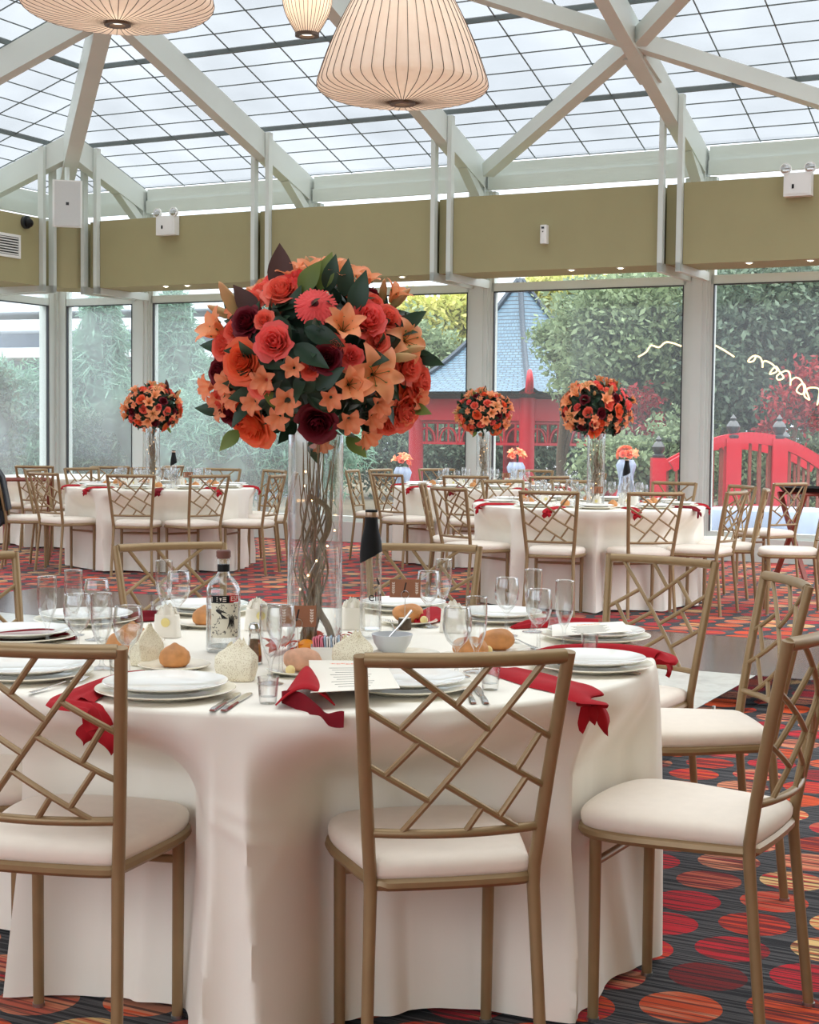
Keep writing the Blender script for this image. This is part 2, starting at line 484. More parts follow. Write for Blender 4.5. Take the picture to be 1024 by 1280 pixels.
def mat_lace():
    m, nt, out = new_mat('lace_paper'); g = NT(nt)
    v = g.n('ShaderNodeTexVoronoi'); v.inputs['Scale'].default_value = 330; g.link(g.coord('Object'), v.inputs['Vector'])
    c = g.ramp(v.outputs['Distance'], [(0.15, srgb(196, 178, 140)), (0.42, srgb(246, 238, 214))])
    p = g.n('ShaderNodeBsdfPrincipled'); g.link(c, p.inputs['Base Color']); p.inputs['Roughness'].default_value = 0.85
    g.link(g.bump(v.outputs['Distance'], 0.5, 0.002), p.inputs['Normal'])
    g.link(p.outputs[0], out.inputs[0]); return m
M['lace'] = mat_lace()

def mat_tiles():
    m, nt, out = new_mat('blue_grey_roof_tile'); g = NT(nt)
    b = g.n('ShaderNodeTexBrick'); g.link(g.coord('UV'), b.inputs['Vector'])
    b.inputs['Scale'].default_value = 9; b.inputs['Mortar Size'].default_value = 0.035
    b.inputs['Color1'].default_value = srgb(62, 92, 112); b.inputs['Color2'].default_value = srgb(78, 108, 126); b.inputs['Mortar'].default_value = srgb(28, 46, 62)
    p = g.n('ShaderNodeBsdfPrincipled'); g.link(b.outputs[0], p.inputs['Base Color']); p.inputs['Roughness'].default_value = 0.6
    g.link(p.outputs[0], out.inputs[0]); return m
M['tiles'] = mat_tiles()

def mat_stone():
    m, nt, out = new_mat('pale_polished_stone'); g = NT(nt)
    c = g.ramp(g.noise(g.coord('Object'), 5, 6, 0.65), [(0.3, srgb(176, 176, 168)), (0.55, srgb(204, 202, 194)), (0.75, srgb(188, 188, 182))])
    p = g.n('ShaderNodeBsdfPrincipled'); g.link(c, p.inputs['Base Color']); p.inputs['Roughness'].default_value = 0.18
    g.link(p.outputs[0], out.inputs[0]); return m
M['stone'] = mat_stone()
M['mirror'] = plain('mirror_acrylic', srgb(178, 182, 186), 0.05, 1.0, 0.02)
M['dark_mirror'] = plain('reflection_tint_acrylic', srgb(128, 108, 106), 0.16, 0.8, 0.05, 2)  # dark reddish tint paints in the reflected chairs and carpet
M['win_clear'] = thin_glass('window_glass', (0.93, 0.96, 0.97), 0.6, 0.07, 0.1)
M['win_refl_haze'] = thin_glass('reflection_haze_glass', (0.88, 0.94, 0.97), 1.0, 0.22, 0.1)  # interior reflections on the left panes painted as diffuse haze

# ------------------------------------------------------------------ world (overcast sky)
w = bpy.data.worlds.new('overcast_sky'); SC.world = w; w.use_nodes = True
g = NT(w.node_tree)
for n in list(w.node_tree.nodes): w.node_tree.nodes.remove(n)
wo = g.n('ShaderNodeOutputWorld'); bgd = g.n('ShaderNodeBackground')
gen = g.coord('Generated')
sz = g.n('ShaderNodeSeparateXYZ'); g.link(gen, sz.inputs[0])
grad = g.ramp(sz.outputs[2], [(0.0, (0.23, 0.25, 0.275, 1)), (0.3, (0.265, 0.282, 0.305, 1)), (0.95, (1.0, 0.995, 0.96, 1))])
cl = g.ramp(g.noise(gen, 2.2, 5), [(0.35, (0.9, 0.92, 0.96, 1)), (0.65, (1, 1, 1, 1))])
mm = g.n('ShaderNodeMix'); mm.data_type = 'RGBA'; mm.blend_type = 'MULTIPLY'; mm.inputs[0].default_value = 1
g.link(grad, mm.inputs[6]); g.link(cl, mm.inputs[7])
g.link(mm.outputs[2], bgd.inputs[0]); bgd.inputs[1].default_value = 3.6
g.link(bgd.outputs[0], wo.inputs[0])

SC.view_settings.view_transform = 'Standard'
SC.view_settings.look = 'None'
SC.view_settings.exposure = 1.25
SC.view_settings.gamma = 1
SC.view_settings.use_curve_mapping = False
cy = SC.cycles
cy.max_bounces = 10; cy.diffuse_bounces = 4; cy.glossy_bounces = 4; cy.transmission_bounces = 6; cy.transparent_max_bounces = 40
cy.caustics_reflective = False; cy.caustics_refractive = False
cy.use_denoising = True
cy.sample_clamp_indirect = 4.0
# ------------------------------------------------------------------ room frame: t along the back glass wall, p inward from it
CA, SA = math.cos(R(27)), math.sin(R(27))
def W(t, p, h=0.0):
    return Vector((-0.73 + CA * t - SA * p, 18.03 - SA * t - CA * p, h))
TC = -4.41                      # t of the room corner
COLS = [-2.98, -0.553, 1.715, 4.226, 6.65, 9.0]
LP = [1.43, 3.75, 6.05, 8.4, 10.7]   # column positions along the side wall
RH, SL = 4.34, 0.33            # roof height at the eave, slope
def roof(q): return RH + SL * q

class RB(MB):
    """shapes given in room coordinates (t,p,h)"""
    def add(s, V, Fc, tip=None):
        V = np.asarray(V, dtype=float).reshape(-1, 3)
        o = np.empty_like(V)
        o[:, 0] = -0.73 + CA * V[:, 0] - SA * V[:, 1]
        o[:, 1] = 18.03 - SA * V[:, 0] - CA * V[:, 1]
        o[:, 2] = V[:, 2]
        return MB.add(s, o, [tuple(reversed(f)) for f in Fc], tip)   # (t,p) frame is left-handed
    def blk(s, t0, t1, p0, p1, h0, h1):
        return s.box(((t0 + t1) / 2, (p0 + p1) / 2, (h0 + h1) / 2), (abs(t1 - t0), abs(p1 - p0), abs(h1 - h0)))
def struct(o): return tag(o, kind='structure')

# floor
fl = MB(); fl.box((0, 8, -0.05), (40, 44, 0.1))
V = [W(TC - 0.1, -0.1), W(11, -0.1), W(11, 23), W(TC - 0.1, 23)]
fl = MB(); fl.prism([(v.x, v.y) for v in reversed(V)], -0.06, 0.0)
struct(fl.build('floor', M['carpet'], smooth=False))
gr = MB(); gr.box((0, 40, -0.45), (120, 120, 0.1))
struct(gr.build('ground', M['soil'], smooth=False))

# ceiling: two frosted slopes meeting on the hip, flat lantern beyond
TOP = 8.0
def ceil(name, quads, lines):
    b = RB()
    for q in quads: b.hexa([(t, p, h) for t, p, h in q] + [(t, p, h + 0.03) for t, p, h in q])
    o = struct(b.build(name, M['roof'], smooth=False))
    k = RB()
    for a, c, w_, h_ in lines: k.beam(a, c, w_, h_)
    k.build('glazing_bar', M['bar'], o, smooth=False)
    return o
rows = [0.02] + [1.08 - 0.265 * i for i in (1, 2, 3)] + [1.08 + 0.296 * i for i in range(0, 24)]
lines = []
for i, q in enumerate(sorted(rows)):
    if q > TOP: continue
    thick = abs((q - 1.08) / 1.48 - round((q - 1.08) / 1.48)) < 0.02 and q > 0.5
    w_ = 0.038 if thick else 0.010
    lines.append(((TC + q, q, roof(q) - 0.01), (11, q, roof(q) - 0.01), w_, 0.05 if thick else 0.01))
seams = []
allc = [TC] + COLS + [11.4]
for a, b_, n in zip(allc, allc[1:], (2, 4, 4, 4, 4, 4, 4)):
    seams += [a + (b_ - a) * i / n for i in range(n)]
for t in seams:
    lines.append(((t, 0, roof(0) - 0.01), (t, min(TOP, t - TC), roof(min(TOP, t - TC)) - 0.01), 0.010, 0.01))
ceil('ceiling_back', [[(TC, 0, roof(0)), (11.3, 0, roof(0)), (11.3, TOP, roof(TOP)), (TC + TOP, TOP, roof(TOP))]], lines)
lines = []
for q in sorted(rows):
    if q > TOP: continue
    thick = abs((q - 1.08) / 1.48 - round((q - 1.08) / 1.48)) < 0.02 and q > 0.5
    lines.append(((TC + q, q, roof(q) - 0.01), (TC + q, 16, roof(q) - 0.01), 0.038 if thick else 0.010, 0.05 if thick else 0.01))
allc = [0] + LP
for a, b_ in zip(allc, allc[1:]):
    for i in range(4):
        p = a + (b_ - a) * i / 4
        lines.append(((TC, p, roof(0) - 0.01), (TC + min(TOP, p), p, roof(min(TOP, p)) - 0.01), 0.010, 0.01))
ceil('ceiling_left', [[(TC, 0, roof(0)), (TC + TOP, TOP, roof(TOP)), (TC + TOP, 16, roof(TOP)), (TC, 16, roof(0))]], lines)
ceil('ceiling_top', [[(TC + TOP, TOP, roof(TOP)), (11.3, TOP, roof(TOP)), (11.3, 16, roof(TOP)), (TC + TOP, 16, roof(TOP))]], [])
b = RB(); b.blk(TC - 0.2, 11.3, 16.0, 19.1, 7.0, 7.1); struct(b.build('ceiling_light_block', plain('ceiling_plaster', srgb(200, 196, 186), 0.9), smooth=False))  # unseen opaque roof, added to cut light above the camera side
b = RB(); b.blk(TC - 0.2, 11.3, 19.0, 19.1, 0, 1.1); b.blk(TC - 0.2, 11.3, 19.0, 19.1, 4.3, 7.1); struct(b.build('wall_rear_light_block', M['olive'], smooth=False))  # unseen, added to cut light from behind; gap sized to light the drape
b = RB(); b.blk(11.2, 11.3, 9, 19, 0, 7.1); struct(b.build('wall_right_light_block', M['olive'], smooth=False))  # unseen opaque wall, added to darken the camera side
b = RB(); b.blk(TC - 0.2, TC - 0.1, 11, 19, 0, 5.3); struct(b.build('wall_left_light_block', M['olive'], smooth=False))  # added out of view to keep daylight off the camera side

# trims: rafters with their paired hangers, columns, eave beams, braces
trim_n = [0]
def trim(b, mat='white_metal', smooth=False):
    trim_n[0] += 1
    return struct(b.build('trim_%d' % trim_n[0], M[mat], smooth=smooth))
BP = 1.05                       # front of the olive bulkhead
BH0, BH1 = 2.994, 3.79
def hangers(o, pts):
    """paired straps on each side of a rafter with the arm that runs back to the column"""
    for side, f in pts:
        h = RB()
        f(h, side)
        h.build('hanger', M['white_metal'], o, smooth=False)
for t in COLS[:-1]:
    qe = TOP if t > -2 else (t - TC)
    b = RB(); b.beam((t, 0.0, roof(0) - 0.20), (t, qe, roof(qe) - 0.20), 0.13, 0.27)
    b.blk(t - 0.065, t + 0.065, -0.07, 0.12, 3.78, roof(0) - 0.06)
    b.beam((t, 0.06, 3.86), (t, 0.55, roof(0.55) - 0.30), 0.11, 0.10)
    o = trim(b)
    for s in (-1, 1):
        h = RB()
        h.blk(t + s * 0.095 - 0.025, t + s * 0.095 + 0.025, BP - 0.02, BP + 0.06, BH0 - 0.07, roof(BP) - (0.04 if s > 0 else 0.1))
        h.blk(t + s * 0.095 - 0.025, t + s * 0.095 + 0.025, 0.0, BP + 0.06, BH0 - 0.075, BH0 + 0.015)
        h.build('hanger', M['white_metal'], o, smooth=False)
    c = RB(); c.blk(t - 0.13, t + 0.13, -0.11, 0.07, 0, 4.0); c.blk(t - 0.10, t + 0.10, 0.07, 0.095, 0.0, 3.99); c.blk(t - 0.055, t + 0.055, 0.095, 0.112, 0, 3.98)
    trim(c)
for p in LP:
    qe = TOP if p > 2 else p
    b = RB(); b.beam((TC, p, roof(0) - 0.20), (TC + qe, p, roof(qe) - 0.20), 0.13, 0.27)
    b.blk(TC - 0.07, TC + 0.12, p - 0.065, p + 0.065, 3.78, roof(0) - 0.06)
    o = trim(b)
    for s in (-1, 1):
        h = RB()
        h.blk(TC + BP - 0.02, TC + BP + 0.06, p + s * 0.095 - 0.025, p + s * 0.095 + 0.025, BH0 - 0.07, roof(BP) - 0.06)
        h.blk(TC, TC + BP + 0.06, p + s * 0.095 - 0.025, p + s * 0.095 + 0.025, BH0 - 0.075, BH0 + 0.015)
        h.build('hanger', M['white_metal'], o, smooth=False)
    c = RB(); c.blk(TC - 0.11, TC + 0.07, p - 0.13, p + 0.13, 0, 4.0); trim(c)
# corner column, hip beam
c = RB(); c.blk(TC - 0.2, TC + 0.1, -0.2, 0.1, 0, 4.0); c.blk(TC + 0.1, TC + 0.2, -0.05, 0.06, 0, 3.95); c.blk(TC - 0.05, TC + 0.06, 0.1, 0.2, 0, 3.95); trim(c)
b = RB(); b.beam((TC + 0.3, 0.3, roof(0.3) - 0.24), (TC + TOP, TOP, roof(TOP) - 0.24), 0.17, 0.34); trim(b)
# eave beams
for a, b_ in zip([TC] + COLS[:-1], COLS):
    e = RB(); e.blk(a + 0.09, b_ - 0.09, -0.08, 0.07, 4.03, RH - 0.03); e.blk(a + 0.09, b_ - 0.09, 0.06, 0.10, 4.01, 4.16); e.blk(a + 0.09, b_ - 0.09, -0.04, 0.04, 3.74, 3.80); trim(e)
for a, b_ in zip([0] + LP[:-1], LP):
    e = RB(); e.blk(TC - 0.08, TC + 0.07, a + 0.09, b_ - 0.09, 4.03, RH - 0.03); e.blk(TC + 0.06, TC + 0.10, a + 0.09, b_ - 0.09, 4.01, 4.16); trim(e)
# wind braces under the roof: found on the roof plane below the photo's lines
def on_roof(x, y, off=0.2):
    d = ray(x, y); P0 = Vector((0, 0, HC)); Wo = W(0, 0)
    n = Vector((-SA, -CA, 0))
    # h = RH + SL*p - off ; p = n.(P-Wo)
    k = (RH - off - HC + SL * n.dot(-Wo)) / (d.z - SL * n.dot(d))
    return P0 + d * k
def brace(a, b_, off=0.22):
    A, B = on_roof(*a, off), on_roof(*b_, off)
    m = MB(); m.beam(A, B, 0.13, 0.15); trim(m)
    return A, B
brace((610, 213), (800, 47)); brace((800, 47), (900, -60))
brace((560, -22), (800, 53)); brace((800, 53), (1100, 148))
gus = MB(); A = on_roof(797, 60, 0.2); gus.beam(A + Vector((-0.02, 0, -0.03)), on_roof(815, 95, 0.2), 0.22, 0.16); trim(gus)

# olive bulkhead boxes between the hangers
def bulk(name, f):
    b = RB(); f(b); return struct(b.build(name, M['olive'], smooth=False))
BD = 0.62
ends = COLS[:-1]
for i, (a, b_) in enumerate(zip(ends, ends[1:])):
    bulk('wall_bulkhead_%d' % (i + 1), lambda b: b.blk(a + 0.125, b_ - 0.125, BP - BD, BP, BH0, BH1))
for i, t in enumerate(COLS[1:-1]):
    bulk('wall_bulkhead_infill_%d' % (i + 1), lambda b: b.blk(t - 0.068, t + 0.068, BP - BD, BP - 0.06, BH0 + 0.01, BH1))
q = TC + BP
bulk('wall_bulkhead_corner', lambda b: b.hexa([(x, y, h) for h in (BH0 + 0.0, BH1) for x, y in ((-2.98 - 0.125, BP - 0.03), (q - 0.03, 1.43 - 0.125), (TC + 0.4, 1.2), (-3.3, 0.4))]))
bulk('wall_bulkhead_left', lambda b: b.blk(q - BD, q, 1.43 + 0.125, 3.62, BH0, BH1))
bulk('wall_bulkhead_left_far', lambda b: b.blk(q - BD, q, 3.88, 10, BH0, BH1))
bulk('wall_bulkhead_jack', lambda b: b.blk(-2.98 - 0.068, -2.98 + 0.068, BP - BD, BP - 0.06, BH0 + 0.01, BH1))

# windows: frame, tall pane, clerestory pane behind the bulkhead
win_n = [0]
def window(t0, t1, left=False, hazy=False):
    win_n[0] += 1
    def blk(b, a, c, p0, p1, h0, h1):
        if left: b.blk(TC + p0, TC + p1, a, c, h0, h1)
        else: b.blk(a, c, p0, p1, h0, h1)
    b = RB()
    blk(b, t0, t1, -0.05, 0.05, 2.885, 2.98)
    blk(b, t0, t1, -0.05, 0.05, 0.24, 0.30)
    blk(b, t0, t0 + 0.035, -0.05, 0.05, 0.30, 4.0)
    blk(b, t1 - 0.035, t1, -0.05, 0.05, 0.30, 4.0)
    o = struct(b.build('window_%d' % win_n[0], M['white_metal'], smooth=False))
    gk = RB()
    for u0, u1 in ((t0 + 0.03, t0 + 0.042), (t1 - 0.042, t1 - 0.03)): blk(gk, u0, u1, 0.02, 0.055, 0.3, 2.885)
    blk(gk, t0 + 0.03, t1 - 0.03, 0.02, 0.055, 2.875, 2.888)
    gk.build('gasket', M['grey_plastic'], o, smooth=False)
    m = M['win_refl_haze'] if hazy else M['win_clear']
    for h0, h1 in ((0.30, 2.885), (2.98, 4.0)):
        g_ = RB(); 
        if left: g_.add([(TC, t0 + 0.03, h0), (TC, t1 - 0.03, h0), (TC, t1 - 0.03, h1), (TC, t0 + 0.03, h1)], [(0, 1, 2, 3)])
        else: g_.add([(t0 + 0.03, 0, h0), (t1 - 0.03, 0, h0), (t1 - 0.03, 0, h1), (t0 + 0.03, 0, h1)], [(0, 1, 2, 3)])
        g_.build('pane', m, o, smooth=False)
allc = [TC + 0.05] + COLS
for i, (a, b_) in enumerate(zip(allc, allc[1:])):
    window(a + 0.13, b_ - 0.13, hazy=i < 2)
allp = [0.05] + LP
for a, b_ in zip(allp[:3], allp[1:4]): window(a + 0.13, b_ - 0.13, True, True)
# kerb under the glass
b = RB(); b.blk(TC - 0.1, 11, -0.12, 0.10, 0, 0.24); struct(b.build('baseboard_back', M['white_metal'], smooth=False))
b = RB(); b.blk(TC - 0.12, TC + 0.1, 0.1, 20, 0, 0.24); struct(b.build('baseboard_left', M['white_metal'], smooth=False))

# raised mirrored dance floor
A = at_h(849, 895, 0.15); B = at_h(931, 854.5, 0.15)
# room coordinates of these
def to_room(v):
    dx, dy = v.x + 0.73, v.y - 18.03
    return (CA * dx - SA * dy, -SA * dx - CA * dy)
ta, pa = to_room(A); tb, pb = to_room(B)
te = (ta + tb) / 2
pm = to_room(at_h(822, 834, 0.15))[1]
ds = thing('dance_floor', 'low mirror-sided dance floor with a pale polished top behind the front table', 'dance floor', W(te - 3, pm, 0))
def dpart(name, f, mat):
    b = RB(); f(b); o = b.build(name, M[mat], None, smooth=False)
    o.parent = ds; KIDS.setdefault(ds.name, []).append(o)
    o.matrix_parent_inverse = Matrix.Translation(ds.location).inverted()
p_far = to_room(at_h(930, 797, 0.15))[1]
print('DANCE', te, pa, pb, pm, p_far)
dpart('pale_panel', lambda b: b.blk(te - 5.6, te - 0.004, pm, pa + 1.1, 0.14, 0.15), 'stone')
dpart('dark_reflection_panel', lambda b: b.blk(te - 5.6, te + 0.55, p_far, pm - 0.01, 0.14, 0.15), 'dark_mirror')  # darker strip stands for reflections in the polished top
dpart('riser', lambda b: (b.blk(te - 0.01, te, pm, pa + 1.1, 0.0, 0.149), b.blk(te - 0.01, te + 0.56, pm - 0.012, pm, 0.0, 0.149), b.blk(te + 0.55, te + 0.56, p_far, pm, 0, 0.149)), 'mirror')
def bolts(b):
    for p in (pm + 0.75, pm + 1.0):
        for h in (0.04, 0.11): b.blk(te, te + 0.006, p - 0.01, p + 0.01, h - 0.008, h + 0.008)
dpart('bolt', bolts, 'white_metal')

# ---- wall-mounted fittings
def front(px, py):
    """point on the bulkhead face under photo pixel"""
    d = ray(px, py); Wo = W(0, BP); n = Vector((-SA, -CA, 0))
    k = n.dot(Wo - Vector((0, 0, HC))) / n.dot(d)
    return Vector((0, 0, HC)) + d * k
FACE = R(-27)     # local -y faces the room
def emergency(px, py, label):
    c = front(px, py)
    c = c + Vector((-SA, -CA, 0)) * 0.004
    t = thing('emergency_light', label, 'light', c, FACE, 'twin-head emergency lights')
    b = MB(); b.box((0, -0.05, 0), (0.26, 0.10, 0.22)); b.box((0, -0.103, 0.0), (0.22, 0.006, 0.18)); b.build('battery_box', M['white_plastic'], t, smooth=False)
    for s in (-1, 1):
        k = MB(); c0 = Vector((s * 0.115, -0.06, 0.15))
        k.tube([c0 + Vector((0, 0.03, 0)), c0, c0 + Vector((0, -0.02, 0)), c0 + Vector((0, -0.045, 0))], [0.02, 0.045, 0.055, 0.055], 16)
        k.tube([(s * 0.115, -0.05, 0.10), c0], 0.012, 8)
        l = k.build('lamp_head', M['white_plastic'], t)
        g_ = MB(); g_.tube([c0 + Vector((0, -0.045, 0)), c0 + Vector((0, -0.05, 0))], [0.045, 0.03], 16); g_.build('lens', M['steel'], l)
    b = MB(); b.box((-0.04, -0.108, -0.02), (0.02, 0.004, 0.04)); b.build('indicator', M['black'], t, smooth=False)
emergency(213, 283, 'white twin-head emergency light at the top edge of the olive bulkhead above the small bouquet')
emergency(1000, 232, 'white twin-head emergency light above the red bridge side of the bulkhead')
c = front(682, 293)
t = thing('air_freshener', 'small white dispenser fixed to the olive bulkhead', 'dispenser', c, FACE)
b = MB(); b.prism([(-0.035, 0), (0.035, 0), (0.035, -0.06), (0.02, -0.075), (-0.02, -0.075), (-0.035, -0.06)], -0.10, 0.09)
b.build('housing', M['white_plastic'], t, smooth=False)
b = MB(); b.box((0, -0.077, 0.06), (0.03, 0.004, 0.02)); b.box((0.0, -0.077, 0.02), (0.012, 0.004, 0.012)); b.build('nozzle', M['grey_plastic'], t, smooth=False)
# speaker under the hip
sp = W(TC + 1.5, 1.5, 0)
sc_ = at_y(84, 255, sp.y)
t = thing('loudspeaker', 'white wall loudspeaker hung from the hip beam in the corner', 'loudspeaker', sc_, R(18))
b = MB(); b.prism([(-0.15, -0.11), (0.15, -0.11), (0.17, -0.08), (0.12, 0.13), (-0.12, 0.13), (-0.17, -0.08)], -0.27, 0.27)
o = b.build('cabinet', M['white_plastic'], t, smooth=False)
b = MB(); b.prism([(-0.145, -0.119), (0.145, -0.119), (0.145, -0.11), (-0.145, -0.11)], -0.255, 0.255); b.build('grille', plain('speaker_grille', srgb(205, 208, 206), 0.7, 0, 0.05, 300), t, smooth=False)
b = MB(); b.box((0, -0.12, -0.0), (0.035, 0.004, 0.035)); b.build('badge', M['grey_plastic'], t, smooth=False)
b = MB(); b.tube([(0, 0.05, 0.26), (0, 0.08, 0.42)], 0.03, 10); b.build('bracket', M['white_metal'], t)
t.rotation_euler = (R(6), 0, R(14))
# camera, vent on the left bulkhead
def lfront(px, py):
    d = ray(px, py); Wo = W(TC + BP, 0); n = Vector((CA, -SA, 0))
    k = n.dot(Wo - Vector((0, 0, HC))) / n.dot(d)
    return Vector((0, 0, HC)) + d * k
LFACE = R(63)
c = lfront(31, 278)
t = thing('dome_camera', 'small dark dome camera on the olive bulkhead beside the corner', 'camera', c, LFACE)
b = MB(); b.tube([(0, 0.0, 0), (0, -0.04, 0)], 0.075, 20); b.build('mount', M['grey_plastic'], t)
b = MB(); b.ball((0, -0.06, -0.01), 0.055); b.build('dome', M['black'], t)
c = lfront(6, 306)
t = thing('air_vent', 'white louvred air grille in the bulkhead at the corner', 'vent', c, LFACE)
b = MB()
for a_ in ((0, -0.01, 0.12, 0.5, 0.03), (0, -0.01, -0.12, 0.5, 0.03), (-0.235, -0.01, 0, 0.03, 0.25), (0.235, -0.01, 0, 0.03, 0.25)):
    b.box(a_[:3], (a_[3], 0.02, a_[4]))
b.build('frame', M['white_plastic'], t, smooth=False)
b = MB()
for i in range(7): b.box((0, -0.008, -0.09 + i * 0.03), (0.44, 0.012, 0.012))
b.build('slat', M['white_plastic'], t, smooth=False)
b = MB(); b.box((0, -0.002, 0), (0.46, 0.004, 0.22)); b.build('backing', M['grey_plastic'], t, smooth=False)
# recessed downlights in the bulkhead soffit
dl = None
where = ['above the corner end of the bulkhead', 'above the small left bouquet', 'above the left edge of the large bouquet', 'above the right edge of the large bouquet', 'left of the pair near the white dispenser',
         'right of the pair near the white dispenser', 'left of the two lights over the red bridge', 'right of the two lights over the red bridge']
for (px, py), wv in zip(((178, 353), (206, 352), (440, 346), (491, 343), (693, 331), (758, 329), (922, 322), (999, 318)), where):
    d = ray(px, py); k = (BH0 - HC) / d.z
    P = Vector((0, 0, HC)) + d * k
    tp = to_room(P); P = W(tp[0], min(max(tp[1], 0.6), 0.97), BH0)
    if dl is None:
        dl = thing('downlight', 'recessed soffit downlight ' + wv, 'downlight', P, 0, 'soffit downlights')
        b = MB(); b.lathe([(0.045, 0.0), (0.045, -0.006), (0.03, -0.008), (0.03, 0.0)], 20); b.build('trim_ring', M['white_metal'], dl)
        b = MB(); b.lathe([(0.03, -0.004), (0.022, -0.012), (0, -0.016)], 16); b.build('lamp', M['spot'], dl)
    else:
        dup(dl, P, 0, 'recessed soffit downlight ' + wv)

# ---- pendant lamps with pleated skins on wire ribs
def pendant(name, label, c, prof, nrib, cord_top):
    """prof: (r,z) from top opening to bottom opening, metres from the centre point c (bottom ring height)"""
    t = thing(name, label, 'pendant lamp', c)
    seg = nrib * 4
    def sw(a, z):
        x = abs(((a * nrib / (2 * PI)) % 1.0) - 0.5) * 2
        return -0.014 * (1 - x ** 2)
    b = MB(); b.lathe(prof, seg, wave=sw); b.build('lamp_shade', M['shade'], t, angle=80)
    b = MB()
    for k in range(nrib):
        a = 2 * PI * (k) / nrib
        b.tube([(r * 1.002 * math.cos(a), r * 1.002 * math.sin(a), z) for r, z in prof], 0.002, 4)
    b.build('wire_rib', M['ring'], t)
    r0 = prof[-1][0]
    b = MB(); b.lathe([(r0 * 1.15, 0.006), (r0 * 1.15, -0.012), (r0 * 0.72, -0.012), (r0 * 0.72, 0.006), (r0 * 1.15, 0.006)], 32); b.build('bottom_ring', M['ring'], t)
    b = MB(); b.lathe([(0, 0.004), (r0 * 0.72, 0.004)], 24); b.build('lamp_diffuser', M['bulb'], t)
    z1 = prof[0][1]
    b = MB(); b.lathe([(0, z1 + 0.02), (0.05, z1 + 0.015), (0.06, z1), (prof[0][0], z1 - 0.005)], 20); b.build('top_cap', M['steel'], t)
    b = MB(); b.tube([(0, 0, z1), (0, 0, cord_top - c[2])], 0.006, 6); b.build('cord', M['white_plastic'], t)
    L = bpy.data.lights.new('pendant_bulb', 'POINT'); L.energy = 0.6; L.color = (1, 0.82, 0.62); L.shadow_soft_size = 0.06
    l = bpy.data.objects.new('pendant_bulb', L); COL.objects.link(l); l.parent = t; l.location = (0, 0, z1 * 0.45)
    return t
def curve(pts, n=5):
    out = []
    P = [Vector((a, b, 0)) for a, b in pts]
    for i in range(len(P) - 1):
        p0 = P[max(i - 1, 0)]; p1 = P[i]; p2 = P[i + 1]; p3 = P[min(i + 2, len(P) - 1)]
        for k in range(n):
            u = k / n
            q_ = 0.5 * ((2 * p1) + (p2 - p0) * u + (2 * p0 - 5 * p1 + 4 * p2 - p3) * u * u + (3 * p1 - p0 - 3 * p2 + p3) * u ** 3)
            out.append((q_.x, q_.y))
    out.append((P[-1].x, P[-1].y))
    return out
# bell: sized from its 213 px width
Yb = 7.1; s = F / Yb
cb = at_y(503, 128, Yb)
k = 106 / s
bell = [(0.10, 1.22 * k), (0.18, 1.20 * k), (0.33 * k + 0.06, 1.05 * k), (0.62 * k, 0.72 * k)]
prof = curve([(0.16 * k, 1.62 * k), (0.38 * k, 1.50 * k), (0.62 * k, 1.12 * k), (0.84 * k, 0.66 * k), (0.985 * k, 0.26 * k)], 5) + curve([(1.0 * k, 0.19 * k), (0.96 * k, 0.13 * k), (0.8 * k, 0.07 * k), (0.45 * k, 0.03 * k), (0.13 * k, 0.0)], 4)
pendant('pendant_lamp', 'large bell-shaped pleated pendant lamp hanging above the bouquet', cb, prof, 46, 6.9)
Ys = 7.3; s = F / Ys; cs = at_y(147, 29, Ys); k = 117.5 / s
prof = curve([(0.13 * k, 0.56 * k), (0.5 * k, 0.52 * k), (0.86 * k, 0.40 * k), (1.0 * k, 0.235 * k), (0.93 * k, 0.12 * k), (0.6 * k, 0.035 * k), (0.12 * k, 0.0)], 5)
pendant('pendant_lamp', 'wide saucer-shaped pleated pendant lamp cut off by the top edge', cs, prof, 46, 6.6)
Yc = 9.2; s = F / Yc; cc = at_y(384, 43, Yc); k = 31 / s
prof = curve([(0.45 * k, 3.2 * k), (0.85 * k, 2.5 * k), (1.0 * k, 1.6 * k), (0.86 * k, 0.8 * k), (0.42 * k, 0.0)], 6)
pendant('pendant_lamp', 'small cigar-shaped pleated pendant lamp beside the bell lamp', cc, prof, 34, 6.9)
# ------------------------------------------------------------------ gold lattice-back chair; origin = floor, mid rear legs, +y = facing
def lerp(a, b, t): return a + (b - a) * t
def back_y(z):
    if z < 0.44: return lerp(-0.045, 0.0, z / 0.44)
    t = (z - 0.44) / 0.46
    return -0.085 * t ** 1.15
def back_hw(z):
    if z < 0.44: return lerp(0.182, 0.167, z / 0.44)
    t = (z - 0.44) / 0.46
    return 0.167 + 0.040 * t
ZT, ZB = 0.895, 0.545
def lat(u, v, off=0.0):
    z = lerp(ZT, ZB, v)
    hw = back_hw(z) - 0.008
    return Vector(((2 * u - 1) * hw, back_y(z) - 0.03 * (1 - (2 * u - 1) ** 2) + off, z))
BARS = {  # name: start, end (u,v), host bar of the start, host bar of the end; None = the frame
    'A': ((.90, 0), (.16, 1), None, None), 'B': ((.155, 0), (.634, .398), None, 'A'), 'C': ((0, .277), (.477, .597), None, 'A'), 'D': ((0, .605), (.32, .804), None, 'A'),
    'E': ((.734, .294), (1, .467), 'A', None), 'F': ((.583, .5), (1, .753), 'A', None), 'G': ((.424, .718), (.88, 1), 'A', None),
    'H': ((.62, 0), (.446, .25), None, 'B'), 'I': ((.33, .19), (.185, .363), 'B', 'C'), 'J': ((.253, .467), (.109, .63), 'C', 'D'),
    'K': ((.92, .45), (.824, .63), 'E', 'F'), 'L': ((.872, .71), (.752, .9), 'F', 'G'), 'M': ((.624, .865), (.535, 1), 'G', None)}
